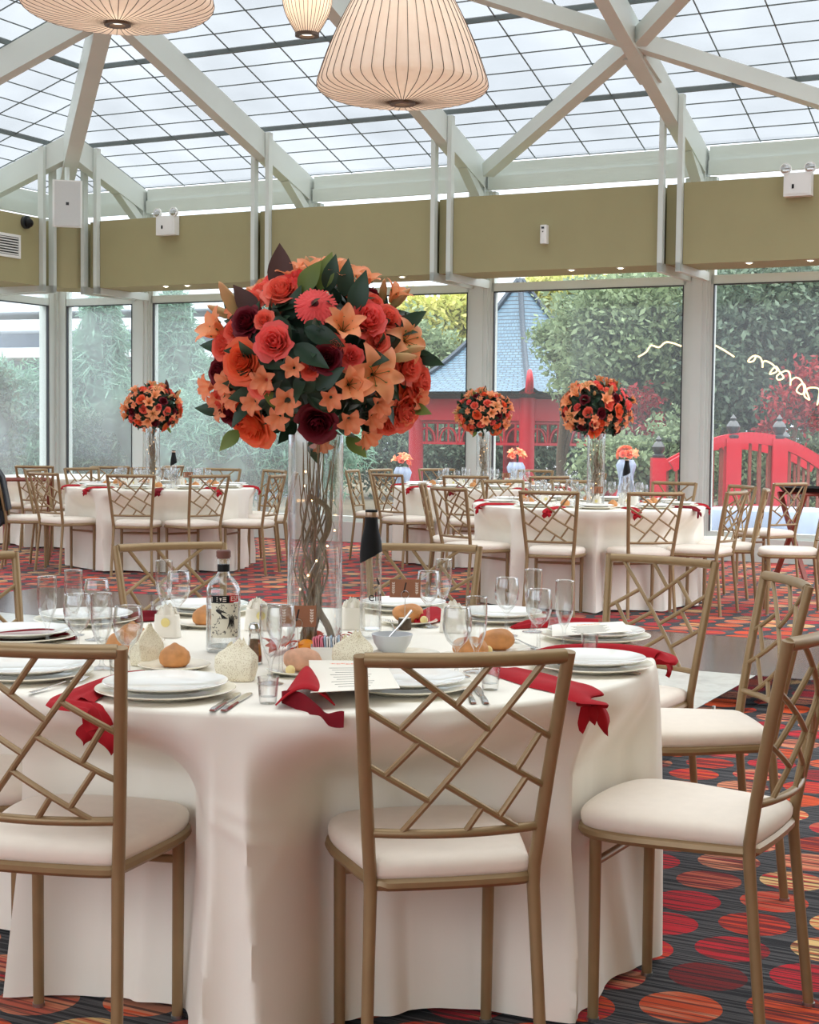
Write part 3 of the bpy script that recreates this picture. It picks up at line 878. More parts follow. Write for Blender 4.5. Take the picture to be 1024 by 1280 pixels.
def bar_lines():
    def pt(u, v):
        p = lat(u, v); return Vector((p.x, p.z))
    L = {k: [pt(*b[0]), pt(*b[1])] for k, b in BARS.items()}
    def cross(k, h):
        p, d = L[k][0], L[k][1] - L[k][0]; q, e = L[h][0], L[h][1] - L[h][0]
        t = ((q.x - p.x) * e.y - (q.y - p.y) * e.x) / (d.x * e.y - d.y * e.x)
        return p + d * t
    for k, b in BARS.items():
        s_, e_ = (cross(k, b[2]) if b[2] else L[k][0]), (cross(k, b[3]) if b[3] else L[k][1])
        L[k] = [s_, e_]
    return L
def seat_outline(n=64, k=1.0):
    """plan of the cushion: narrow at the back, wide and rounded in front"""
    ctl = [(-0.150, -0.005), (-0.163, 0.02), (-0.185, 0.14), (-0.203, 0.26), (-0.197, 0.345), (-0.160, 0.393), (-0.085, 0.412), (0, 0.417),
           (0.085, 0.412), (0.160, 0.393), (0.197, 0.345), (0.203, 0.26), (0.185, 0.14), (0.163, 0.02), (0.150, -0.005), (0.08, -0.012), (0, -0.014), (-0.08, -0.012)]
    P = []
    m = len(ctl)
    for i in range(m):
        p0, p1, p2, p3 = (Vector(ctl[(i + d) % m] + (0,)) for d in (-1, 0, 1, 2))
        for q in range(4):
            u = q / 4
            c = 0.5 * ((2 * p1) + (p2 - p0) * u + (2 * p0 - 5 * p1 + 4 * p2 - p3) * u * u + (3 * p1 - p0 - 3 * p2 + p3) * u ** 3)
            P.append((c.x * k, 0.2 + (c.y - 0.2) * k))
    return P
def make_chair():
    t = thing('banquet_chair', 'gold chair', 'chair')
    b = MB()
    lay = [(0.446, 0.96), (0.448, 0.985), (0.458, 1.0), (0.470, 1.004), (0.480, 0.985), (0.4875, 0.94), (0.492, 0.86), (0.4955, 0.68), (0.4975, 0.4), (0.498, 0.1)]
    V = []; n = None
    for z, k in lay:
        o = seat_outline(k=k); n = len(o)
        V += [(x, y, z) for x, y in o]
    Fc = [tuple(range(n - 1, -1, -1))]
    for j in range(len(lay) - 1):
        for i in range(n):
            i2 = (i + 1) % n
            Fc.append((j * n + i, j * n + i2, (j + 1) * n + i2, (j + 1) * n + i))
    Fc.append(tuple((len(lay) - 1) * n + i for i in range(n)))
    Fc = [tuple(reversed(f)) for f in Fc]
    b.add(V, Fc); b.build('seat', M['cushion'], t, angle=60)
    b = MB(); b.tube([(x, y, 0.436) for x, y in seat_outline(k=0.97)], 0.0135, 8, closed=True); b.build('seat_frame', M['chair'], t)
    for s in (-1, 1):
        b = MB()
        zs = [0.005, 0.15, 0.3, 0.42, 0.46, 0.55, 0.65, 0.75, 0.85, ZT + 0.012]
        b.tube([(s * back_hw(z), back_y(z), z) for z in zs], [0.0125] * 3 + [0.0135] * 7, 12)
        l = b.build('leg', M['chair'], t)
        c = MB(); c.tube([(s * back_hw(0), back_y(0), 0.0), (s * back_hw(0), back_y(0), 0.008)], 0.0145, 10); c.build('glide', M['cap'], l)
        b = MB(); b.tube([(s * 0.168, 0.352, 0.006), (s * 0.170, 0.352, 0.435)], [0.0125, 0.014], 12)
        l = b.build('leg', M['chair'], t)
        c = MB(); c.tube([(s * 0.168, 0.352, 0.0), (s * 0.168, 0.352, 0.008)], 0.0145, 10); c.build('glide', M['cap'], l)
    b = MB(); b.tube([lat(i / 10, -0.01) * 1.0 for i in range(11)], 0.015, 12)
    b.build('top_rail', M['chair'], t)
    b = MB(); b.tube([lat(i / 10, 1.0) for i in range(11)], 0.0095, 10); b.build('lower_rail', M['chair'], t)
    b = MB()
    for A, C in bar_lines().values():
        A = Vector((A.x, 0, A.y)); C = Vector((C.x, 0, C.y)); pts = []
        for i in range(7):
            z = lerp(A.z, C.z, i / 6); x = lerp(A.x, C.x, i / 6)
            pts.append(Vector((x, back_y(z) - 0.03 * (1 - (x / (back_hw(z) - 0.008)) ** 2), z)))
        b.tube(pts, 0.0068, 8)
    b.build('lattice', M['chair'], t)
    b = MB(); b.tube([(-0.168, 0.352, 0.365), (0.168, 0.352, 0.365)], 0.0095, 10); b.build('stretcher', M['chair'], t)
    return t
CHAIR0 = make_chair(); CHAIR_USED = [False]
def chair(x, y, face, label, group):
    """x,y: floor point mid rear legs; face: compass of the facing direction, degrees, 0 = away from camera (+y), + = to the right"""
    if not CHAIR_USED[0]:
        CHAIR_USED[0] = True; CHAIR0.location = (x, y, 0); CHAIR0.rotation_euler = (0, 0, -R(face)); tag(CHAIR0, label, None, group); return CHAIR0
    return dup(CHAIR0, (x, y, 0), -R(face), label, group)
def chair_top(mx, my, face, label, group):
    """(mx,my): world mid of the top rail"""
    f = R(face); d = 0.10
    return chair(mx + math.sin(f) * d, my + math.cos(f) * d, face, label, group)

# ------------------------------------------------------------------ round tables under floor-length cloths
TAB_H = 0.765
def make_table(c, label, Rt=0.9):
    t = thing('round_table', label, 'table', (c[0], c[1], 0), 0, 'round banquet tables')
    b = MB(); b.lathe([(0, 0.722), (Rt - 0.03, 0.722), (Rt - 0.015, 0.732), (Rt - 0.015, 0.748), (Rt - 0.03, 0.756), (0, 0.756)], 64); b.build('tabletop', M['brown_timber'], t)
    for k in range(4):
        a = R(45 + 90 * k)
        b = MB(); b.tube([(0.38 * math.cos(a), 0.38 * math.sin(a), 0.72), (0.46 * math.cos(a), 0.46 * math.sin(a), 0.02)], 0.016, 10); b.build('leg', M['grey_plastic'], t)
    return t
def cloth(c, chairs, label, Rt=0.9, seed=0, nseg=360, nz=46, creases=()):
    rnd = random.Random(seed)
    ks = [(k, rnd.uniform(0, 6.28), a) for k, a in ((5, .008), (8, .009), (13, .013), (19, .012), (31, .010), (43, .007))]
    V = []; rings = 10
    ths = [2 * PI * i / nseg for i in range(nseg)]
    rows_ = []
    for j in range(1, rings + 1): rows_.append(('top', j / rings))
    for j in range(1, 5): rows_.append(('edge', j / 4))
    for j in range(1, nz + 1): rows_.append(('drop', j / nz))
    dents = []
    for (x, y, face) in chairs:
        f = R(face); fx, fy = math.sin(f), math.cos(f)
        cxm, cym = x + fx * 0.2 - c[0], y + fy * 0.2 - c[1]
        outl = [(x + fy * px + fx * py - c[0], y - fx * px + fy * py - c[1]) for px, py in seat_outline(k=1.04)]
        dents.append(outl)
    # clearance radius per theta: nearest outline point of any chair seat inside that angle
    clear = np.full(nseg, 9.0)
    for outl in dents:
        P = np.array(outl); n = len(P)
        for i in range(n):
            a_, b_ = P[i], P[(i + 1) % n]
            for u in np.linspace(0, 1, 12, endpoint=False):
                q_ = a_ + (b_ - a_) * u
                th = math.atan2(q_[1], q_[0]) % (2 * PI); r = math.hypot(*q_)
                k = int(th / (2 * PI) * nseg) % nseg
                clear[k] = min(clear[k], r - 0.012)
    # close single gaps and smooth outward
    cl = clear.copy()
    for k in range(nseg):
        w_ = [clear[(k + d) % nseg] for d in (-1, 0, 1)]
        cl[k] = min(w_)
    cl = np.minimum(cl, 1.2)
    ker = np.exp(-np.linspace(-2, 2, 15) ** 2); ker /= ker.sum()
    sm = np.array([sum(ker[m] * cl[(k + m - 7) % nseg] for m in range(15)) for k in range(nseg)])
    cl = np.minimum(cl, sm)
    st = 2 * PI / nseg * Rt * 1.7
    for _ in range(2):
        for k in range(nseg): cl[k] = min(cl[k], cl[k - 1] + st)
        for k in range(nseg - 1, -1, -1): cl[k] = min(cl[k], cl[(k + 1) % nseg] + st)
    for kind, q in rows_:
        for i, th in enumerate(ths):
            if kind == 'top': r = (Rt - 0.008) * q; z = TAB_H
            elif kind == 'edge':
                a = q * PI / 2; r = Rt - 0.008 + 0.012 * math.sin(a); z = TAB_H - 0.012 * (1 - math.cos(a))
            else:
                z = lerp(TAB_H - 0.012, 0.012 + 0.006 * math.sin(7 * th + seed), q)
                d = q
                fold = sum(a * math.cos(k * th + ph) for k, ph, a in ks)
                fold = fold + 0.35 * abs(fold)
                r = Rt + 0.004 - 0.035 * d + fold * d ** 0.65 * 1.4
                if cl[i] < r:
                    g_ = min(1, max(0, (TAB_H - 0.03 - z) / 0.19)); g_ = g_ * g_ * (3 - 2 * g_)
                    back = min(1, max(0, (0.40 - z) / 0.4)) * 0.04
                    r = lerp(r, min(r, cl[i] + back + fold * 0.4 * d), g_)
                for (a0, z0, a1, z1, amp) in creases:
                    L = Vector(((a1 - a0) * Rt, z1 - z0)); P = Vector((((th - a0 + PI) % (2 * PI) - PI) * Rt, z - z0))
                    u = P.dot(L) / L.length_squared
                    if 0 < u < 1:
                        e = (P - L * u).length
                        r += amp * math.exp(-(e / 0.012) ** 2) * math.sin(PI * u) ** 0.5
            V.append((r * math.cos(th), r * math.sin(th), z))
    Fc = []
    for j in range(len(rows_) - 1):
        for i in range(nseg):
            i2 = (i + 1) % nseg
            Fc.append((j * nseg + i, (j + 1) * nseg + i, (j + 1) * nseg + i2, j * nseg + i2))
    n0 = len(V); V.append((0, 0, TAB_H))
    for i in range(nseg): Fc.append((n0, i, (i + 1) % nseg))
    b = MB(); b.add(V, Fc)
    o = b.build('tablecloth', M['cloth'], None, angle=80)
    o.location = (c[0], c[1], 0)
    return tag(o, label, 'tablecloth', 'white round tablecloths')

MAIN = (-0.27, 3.93)
TL = (-2.38, 14.58); TR = (1.40, 11.9); TM = (0.75, 15.45); TW = (-3.75, 17.2)
G0 = 'chairs round the large flower table'
GL, GR, GM, GW = 'chairs round the table by the left windows', 'chairs round the table before the red bridge', 'chairs round the table before the pavilion', 'chairs by the far left windows'
main_chairs = [
    (0.115, 2.90, -12, 'gold lattice chair with its back to the camera at the middle of the front table'),
    (-0.765, 2.965, 11, 'gold lattice chair cut by the left edge, its back to the camera'),
    (0.905, 3.31, -60, 'gold lattice chair at the right edge turned side-on with its whole cream seat showing'),
    (1.13, 4.48, -94, 'gold side-on chair standing behind the right-edge chair with full seat'),
    (0.87, 5.18, -140, 'gold chair facing the camera beyond the long red napkin at the table end'),
    (0.055, 5.64, 186, 'gold chair facing the camera behind the wine glasses and the black-capped bottle'),
    (-0.88, 5.56, 152, 'gold chair facing the camera behind the clear liquor bottle'),
    (-1.47, 4.98, 126, 'gold chair corner cut by the left edge beyond the cluster of wine glasses'),
    (-1.40, 3.60, 76, 'gold chair mostly outside the left edge, only its cream seat showing'),
]
mc = []
for mx, my, face, lab in main_chairs:
    o = chair_top(mx, my, face, lab, G0)
    mc.append((o.location.x, o.location.y, face))
make_table(MAIN, 'round banquet table hidden under the nearest white cloth')
cloth(MAIN, mc, 'white cloth draped to the floor over the nearest table with the large bouquet', seed=3, nseg=540, nz=60,
      creases=[(R(-117), 0.70, R(-84), 0.42, 0.006), (R(-104), 0.60, R(-88), 0.52, 0.004), (R(-84), 0.60, R(-95), 0.30, 0.005), (R(-70), 0.25, R(-50), 0.32, 0.004)])

def polar(c, ang, r): return c[0] + r * math.cos(R(ang)), c[1] + r * math.sin(R(ang))
def ring(c, specs, group):
    out = []
    for ang, r, yaw, lab in specs:
        x, y = polar(c, ang, r)
        # facing the table centre, plus yaw
        face = math.degrees(math.atan2(c[0] - x, c[1] - y)) + yaw
        o = chair_top(x, y, face, lab, group)
        out.append((o.location.x, o.location.y, face))
    return out
cl_ = ring(TL, [
    (-94, 1.2, -3, 'gold chair back at the left-window table, directly below the small bouquet'),
    (-60, 1.22, -12, 'gold chair back at the left-window table, below the black-capped bottle'),
    (-138, 1.27, -8, 'gold chair seen from behind at an angle, between the jacket chair and the bouquet chair'),
    (-166, 1.53, 4, 'gold chair at the left edge with a dark jacket over its back'),
    (-33, 1.42, -18, 'gold chair at the left-window table seen just left of the tall vase'),
    (3, 1.28, 0, 'gold chair at the left-window table standing behind the tall vase'),
    (38, 1.3, 0, 'gold chair facing the camera on the right far side of the left-window table'),
    (70, 1.28, 0, 'gold chair facing the camera behind the black-capped bottle on the left-window table'),
    (104, 1.28, 0, 'gold chair facing the camera behind the small vase of the left-window table'),
    (138, 1.3, 0, 'gold chair facing the camera at the far left corner of the left-window table'),
    (170, 1.3, 6, 'gold chair side-on at the left end of the left-window table, beyond the jacket chair'),
], GL)
make_table(TL, 'round banquet table hidden under the cloth by the left windows')
cloth(TL, cl_, 'white floor-length cloth on the table by the left windows', seed=9, nseg=300, nz=24)
cr_ = ring(TR, [
    (-110, 1.22, -4, 'gold chair back at the right-hand table, nearest the dark red napkin'),
    (-73, 1.2, 3, 'gold chair back at the right-hand table, directly below the largest small bouquet'),
    (-38, 1.28, -6, 'gold chair at the right-hand table facing left in front of the white column'),
    (-12, 1.36, 0, 'gold narrow side-on chair at the right end of the right-hand table'),
    (18, 1.38, 0, 'gold chair at the right-hand table beyond the side-on chair, before the red bridge'),
    (52, 1.42, 0, 'gold chair facing the camera by the foot of the white column'),
    (88, 1.3, 0, 'gold chair facing the camera behind the vase of the right-hand table'),
    (118, 1.3, 0, 'gold chair facing the camera behind the left part of the right-hand table'),
    (-150, 1.30, -6, 'gold chair turned right at the left end of the right-hand table, overlapping another'),
    (172, 1.32, -4, 'gold chair behind the overlapping chair at the left end of the right-hand table'),
], GR)
make_table(TR, 'round banquet table hidden under the cloth in front of the red bridge')
cloth(TR, cr_, 'white floor-length cloth on the right-hand table with the largest small bouquet', seed=5, nseg=320, nz=26)
cm_ = ring(TM, [
    (-136, 1.36, 0, 'gold chair back at the pavilion table, just right of the black bottle cap'),
    (-100, 1.35, 0, 'gold chair back at the pavilion table, below the middle small bouquet'),
    (-64, 1.3, 0, 'gold chair at the pavilion table half hidden by the right-hand table'),
    (170, 1.38, 6, 'gold side-on chair at the left end of the pavilion table by the vase'),
    (146, 1.30, 0, 'gold chair near the glass at the far left of the pavilion table'),
    (112, 1.24, 0, 'gold chair facing the camera behind the pavilion table, left of the middle vase'),
    (60, 1.24, 0, 'gold chair facing the camera behind the pavilion table, right of the middle vase'),
    (10, 1.24, 0, 'gold chair at the right end of the pavilion table, behind the right-hand table'),
], GM)
make_table(TM, 'round banquet table hidden under the cloth before the pavilion')
cloth(TM, cm_, 'white floor-length cloth on the table before the blue-roofed pavilion', seed=6, nseg=260, nz=20)
cw_ = ring(TW, [
    (-100, 1.22, 0, 'gold chair back by the far left windows, left of the dark window pane'),
    (-62, 1.22, 0, 'gold chair back by the far left windows, below the dark window pane'),
    (-22, 1.25, 0, 'gold chair by the far left windows, right side of the rearmost table'),
    (-140, 1.22, 0, 'gold chair back by the far left windows, near the blue corner column'),
], GW)
make_table(TW, 'round banquet table hidden under the rearmost cloth in the left corner')
cloth(TW, cw_, 'white cloth on the rearmost table in the left corner', seed=8, nseg=200, nz=16)
# chairs of a table outside the frame on the right
chair_top(*at_y(990, 601, 13.1).xy, -35, 'gold chair back at the right edge, in front of the tray stand', 'chairs by the tray stand')
x0, y0_ = at_y(1040, 604, 11.2).xy
chair_top(x0, y0_, -80, 'gold chair cut by the right edge next to the tray stand', 'chairs by the tray stand')

# folding tray stands
def tray_stand(x, y, rz, label, tray):
    t = thing('tray_stand', label, 'tray stand', (x, y, 0), rz)
    for s in (-1, 1):
        for k in (-1, 1):
            b = MB(); b.beam((s * 0.22, k * 0.24, 0.0), (s * 0.22, -k * 0.2, 0.78), 0.025, 0.045, up=(1, 0, 0)); b.build('leg', M['brown_timber'], t, smooth=False)
    for k in (-1, 1):
        b = MB(); b.tube([(-0.24, k * 0.2, 0.78), (0.24, k * 0.2, 0.78)], 0.014, 8); b.build('top_bar', M['brown_timber'], t)
    if tray:
        o = MB(); o.lathe([(0, 0.0), (0.27, 0.0), (0.30, 0.03), (0.31, 0.03), (0.275, -0.012), (0, -0.012)], 32)
        r = o.build('serving_tray', M['black']); r.location = (x, y, 0.812); tag(r, 'black oval tray resting on the folding stand at the right edge', 'tray')
ts = at_y(1014, 700, 14.1)
tray_stand(ts.x, 14.1, R(20), 'brown wooden folding tray stand among the chairs at the right edge', True)
tl_ = at_y(34, 640, 15.6)
tray_stand(tl_.x, 15.6, R(15), 'red-brown folding tray stand at the left edge by the corner column', False)

# jacket over the left-edge chair
jx, jy, jf = cl_[3]
f = R(jf)
def jk(u, v):
    # u across the back, v over the rail: front hem -> rail -> back hem
    L = (v - 0.42) * 1.0
    xx = (u - 0.5) * (0.40 + 0.08 * abs(L)) + 0.012 * math.sin(9 * u + 3 * v)
    zz = 0.93 - abs(L) * 0.92
    yy = back_y(max(zz, 0.45)) - 0.02 + (0.035 if L < 0 else -0.035) * min(1, abs(L) * 12) + 0.012 * math.sin(14 * u)
    return (xx, yy, zz)
b = MB(); b.grid(jk, 24, 30)
o = b.build('jacket', M['jacket'], angle=80)
md = o.modifiers.new('thickness', 'SOLIDIFY'); md.thickness = 0.012
o.location = (jx, jy, 0); o.rotation_euler = (0, 0, -f)
tag(o, 'dark jacket hung over the chair back at the left edge', 'jacket')
# ------------------------------------------------------------------ tableware, built once and copied
H0 = TAB_H
def T(x, y, h=H0): return at_h(x, y, h)
PROTO = {}
def place(key, maker, loc, rz, label, group):
    if key not in PROTO:
        PROTO[key] = maker(); o = PROTO[key]
        o.location = loc; o.rotation_euler = (0, 0, rz); tag(o, label, None, group); return o
    o = dup(PROTO[key], loc, rz, label, group)
    return o

def mk_lathe(name, cat, prof, mat, seg=40, wave=None, angle=50):
    b = MB(); b.lathe(prof, seg, wave=wave)
    return tag(b.build(name, M[mat], angle=angle), None, cat)

def mk_wine():
    prof = [(0, 0.004), (0.012, 0.006), (0.005, 0.012), (0.0042, 0.045), (0.0045, 0.062), (0.010, 0.070), (0.024, 0.085), (0.0325, 0.105), (0.0345, 0.122), (0.0325, 0.145), (0.030, 0.162),
            (0.0288, 0.162), (0.031, 0.145), (0.033, 0.122), (0.031, 0.106), (0.022, 0.087), (0.008, 0.074), (0, 0.072)]
    foot = [(0, 0.0), (0.031, 0.0), (0.032, 0.0015), (0.012, 0.006), (0, 0.006)]
    t = thing('wine_glass', 'x', 'wine glass')
    b = MB(); b.lathe(prof, 32); b.build('bowl', M['glass'], t, angle=70)
    b = MB(); b.lathe(foot, 32); b.build('foot', M['glass'], t, angle=70)
    rr, rz_ = max(p[1] for p in prof), 0
    rad_ = [p[0] for p in prof if p[1] == rr][0] - .0007
    b = MB(); b.tube([(rad_ * math.cos(k), rad_ * math.sin(k), rr) for k in np.linspace(0, 2 * PI, 32, endpoint=False)], .0009, 6, closed=True); b.build('rim', M['rim'], t)
    return t
def mk_flute():
    prof = [(0, 0.004), (0.010, 0.006), (0.0045, 0.014), (0.0042, 0.04), (0.006, 0.052), (0.014, 0.068), (0.0225, 0.092), (0.0255, 0.12), (0.0255, 0.15), (0.0245, 0.178),
            (0.0235, 0.178), (0.0243, 0.15), (0.0242, 0.12), (0.021, 0.094), (0.012, 0.071), (0, 0.058)]
    foot = [(0, 0.0), (0.029, 0.0), (0.030, 0.0015), (0.011, 0.006), (0, 0.006)]
    t = thing('champagne_flute', 'x', 'flute')
    b = MB(); b.lathe(prof, 32); b.build('bowl', M['glass'], t, angle=70)
    b = MB(); b.lathe(foot, 32); b.build('foot', M['glass'], t, angle=70)
    rr, rz_ = max(p[1] for p in prof), 0
    rad_ = [p[0] for p in prof if p[1] == rr][0] - .0007
    b = MB(); b.tube([(rad_ * math.cos(k), rad_ * math.sin(k), rr) for k in np.linspace(0, 2 * PI, 32, endpoint=False)], .0009, 6, closed=True); b.build('rim', M['rim'], t)
    return t
def mk_shot():
    wave = lambda a, z: 0.04 * abs(math.cos(5 * a)) if z < 0.04 else 0
    return mk_lathe('shot_glass', 'shot glass', [(0, 0), (0.0165, 0), (0.0175, 0.004), (0.0225, 0.055), (0.0212, 0.055), (0.016, 0.014), (0, 0.011)], 'glass', 40, wave, 70)
def mk_charger():
    return mk_lathe('charger_plate', 'plate', [(0, 0.003), (0.085, 0.003), (0.09, 0.0), (0.098, 0.0), (0.105, 0.006), (0.145, 0.013), (0.15, 0.0155), (0.149, 0.0175), (0.143, 0.0165), (0.104, 0.010), (0.095, 0.007), (0, 0.007)], 'cream_china', 56)
def mk_plate():
    return mk_lathe('dinner_plate', 'plate', [(0, 0.003), (0.075, 0.003), (0.08, 0.0), (0.086, 0.0), (0.094, 0.006), (0.129, 0.0125), (0.1335, 0.0155), (0.1325, 0.0175), (0.127, 0.0165), (0.093, 0.010), (0.084, 0.007), (0, 0.007)], 'china', 56)
def mk_side():
    return mk_lathe('side_plate', 'plate', [(0, 0.002), (0.045, 0.002), (0.048, 0.0), (0.053, 0.0), (0.060, 0.005), (0.082, 0.0095), (0.0855, 0.012), (0.0845, 0.0135), (0.080, 0.0125), (0.058, 0.008), (0.05, 0.0055), (0, 0.0055)], 'cream_china', 48)
def mk_roll(kind):
    def bump(d): return 0.05 * math.sin(5 * d[0] + 2 * d[1]) * math.cos(4 * d[1]) + 0.03 * math.sin(9 * d[1] + 3 * d[2])
    b = MB()
    if kind == 'peak':
        b.lathe([(0, 0), (0.026, 0.0), (0.034, 0.008), (0.0365, 0.02), (0.033, 0.033), (0.022, 0.044), (0.010, 0.0505), (0.004, 0.055), (0, 0.056)], 28, wave=lambda a, z: 0.03 * math.sin(2 * a + 20 * z))
        return tag(b.build('bread_roll', M['bread'], angle=80), None, 'bread roll')
    b.ball((0, 0, 0.026), 0.036, 24, 16, (1.3, 0.95, 0.78), bump)
    o = b.build('bread_roll', M['bread_dusted' if kind == 'dusted' else 'bread'], angle=80)
    return tag(o, None, 'bread roll')
def mk_butter():
    b = MB(); b.ball((0, 0, 0.0115), 0.0115, 14, 10); return tag(b.build('butter_ball', M['butter']), None, 'butter')
def mk_knife():
    t = thing('table_knife', 'x', 'knife')
    b = MB()
    V = []
    st = [(0, .006, .004), (.01, .0075, .005), (.06, .0065, .005), (.09, .0055, .004), (.098, .006, .003)]
    for y, w_, h in st: V += [(-w_, y, 0), (w_, y, 0), (w_ * 0.7, y, h), (-w_ * 0.7, y, h)]
    def loft(V, n):
        Fc = [(3, 2, 1, 0), tuple((n - 1) * 4 + k for k in range(4))]
        for i in range(n - 1):
            for k in range(4): Fc.append((i * 4 + k, i * 4 + (k + 1) % 4, (i + 1) * 4 + (k + 1) % 4, (i + 1) * 4 + k))
        return Fc
    b.add(V, loft(V, len(st))); b.build('handle', M['steel'], t, angle=50)
    b = MB(); V = []
    st = [(.098, .0055, .003), (.13, .0085, .0025), (.18, .0090, .0022), (.205, .0075, .002), (.215, .002, .0015)]
    for y, w_, h in st: V += [(-w_, y, 0), (w_ * .8, y, 0), (w_ * .8, y, h), (-w_, y, h)]
    b.add(V, loft(V, len(st))); b.build('blade', M['steel'], t, angle=40)
    return t
def mk_fork():
    t = thing('table_fork', 'x', 'fork')
    b = MB()
    b.grid(lambda u, v: ((u - .5) * 2 * (.008 - .005 * min(1, v * 1.6) + 0.0 * v), v * .125, .003 + .006 * v * v + (0.0015 if 0.2 < u < 0.8 else 0)), 4, 14)
    b.build('handle', M['steel'], t, angle=60)
    b = MB()
    b.grid(lambda u, v: ((u - .5) * 2 * (.003 + .0095 * math.sin(v * PI / 2)), .125 + v * .03, .009 - .004 * v), 6, 6)
    for k in range(4):
        x = -.0095 + k * .00633
        b.tube([(x, .153, .005), (x, .175, .0065), (x * .95, .197, .011)], [.0016, .0014, .0008], 6)
    b.build('tines', M['steel'], t, angle=60)
    return t
def mk_spoon():
    t = thing('teaspoon', 'x', 'spoon')
    b = MB(); b.tube([(0, 0, 0.003), (0, .05, .004), (0, .10, .009)], [.004, .0025, .002], 8, squash=(1, 0, 0)); b.build('handle', M['steel'], t)
    b = MB(); b.grid(lambda u, v: (math.cos(2 * PI * u) * .014 * v, .118 + math.sin(2 * PI * u) * .02 * v, .004 + .006 * v * v), 20, 5, closed_u=True); b.build('bowl', M['steel'], t)
    return t
def mk_lace():
    """folded favour bag cut from lace paper, rising to a pinched tip"""
    t = thing('favour_bag', 'x', 'favour')
    sup = lambda c: math.copysign(abs(c) ** 0.55, c)
    b = MB()
    sec = [(0, .040, .023, 0), (.004, .042, .025, 0), (.03, .047, .026, 0), (.05, .047, .021, .001), (.060, .040, .015, .002), (.070, .027, .010, .005), (.080, .014, .006, .009), (.090, .007, .003, .012), (.095, .004, .002, .013)]
    def fn(u, v):
        x = v * (len(sec) - 1); i = min(int(x), len(sec) - 2); k = x - i
        z, rx, ry, ox = (lerp(p, q, k) for p, q in zip(sec[i], sec[i + 1]))
        a = 2 * PI * u
        w_ = 1 + .05 * math.sin(7 * a + 30 * z) * min(1, z / .03)
        return (ox + rx * sup(math.cos(a)) * w_, ry * sup(math.sin(a)) * w_, z + .004 * math.cos(2 * a) * (z > .045))
    b.grid(fn, 44, 24, closed_u=True)
    b.build('bag_body', M['lace'], t, angle=70)
    b = MB()
    for s_ in (-1, 1):
        def wing(u, v):
            return (s_ * lerp(.012, .047, u), lerp(-.012, .010, u) * s_ + .006 * math.sin(3 * v), lerp(.052, .086 - .036 * u, v) + .004 * math.sin(9 * u))
        b.grid(wing, 8, 5)
    b.build('folded_wings', M['lace'], t, angle=80)
    return t
def mk_favour(seal=True):
    """plain cream favour box with ruffled top and a gold seal"""
    t = thing('favour_box', 'x', 'favour')
    b = MB()
    sup = lambda c: math.copysign(abs(c) ** 0.45, c)
    b.grid(lambda u, v: (0.036 * (1 - .12 * v) * sup(math.cos(2 * PI * u)), 0.024 * (1 - .2 * v) * sup(math.sin(2 * PI * u)), 0.062 * v), 40, 8, closed_u=True)
    b.add([(0.036 * sup(math.cos(2 * PI * k / 40)) * .88, 0.024 * sup(math.sin(2 * PI * k / 40)) * .8, .062) for k in range(40)], [tuple(range(40))])
    b.build('box_body', M['paper'], t, angle=70)
    b = MB()
    for k in range(5):
        b.grid(lambda u, v: (lerp(-.030, .030, u) * (1 - .3 * v), -.014 + .007 * k + .006 * math.sin(5 * u * 2 + k * 2.1), .056 + .030 * v * (0.55 + .45 * math.sin(PI * u)) + .006 * math.sin(14 * u + k * 1.7) * v), 20, 4)
    b.build('ruffled_top', M['paper'], t, angle=80)
    if seal:
        b = MB(); b.tube([(0.004, -0.0255, .042), (0.004, -.0225, .042)], 0.0125, 20, squash=(1, 0, 0)); b.build('gold_seal', M['gold_seal'], t)
    return t

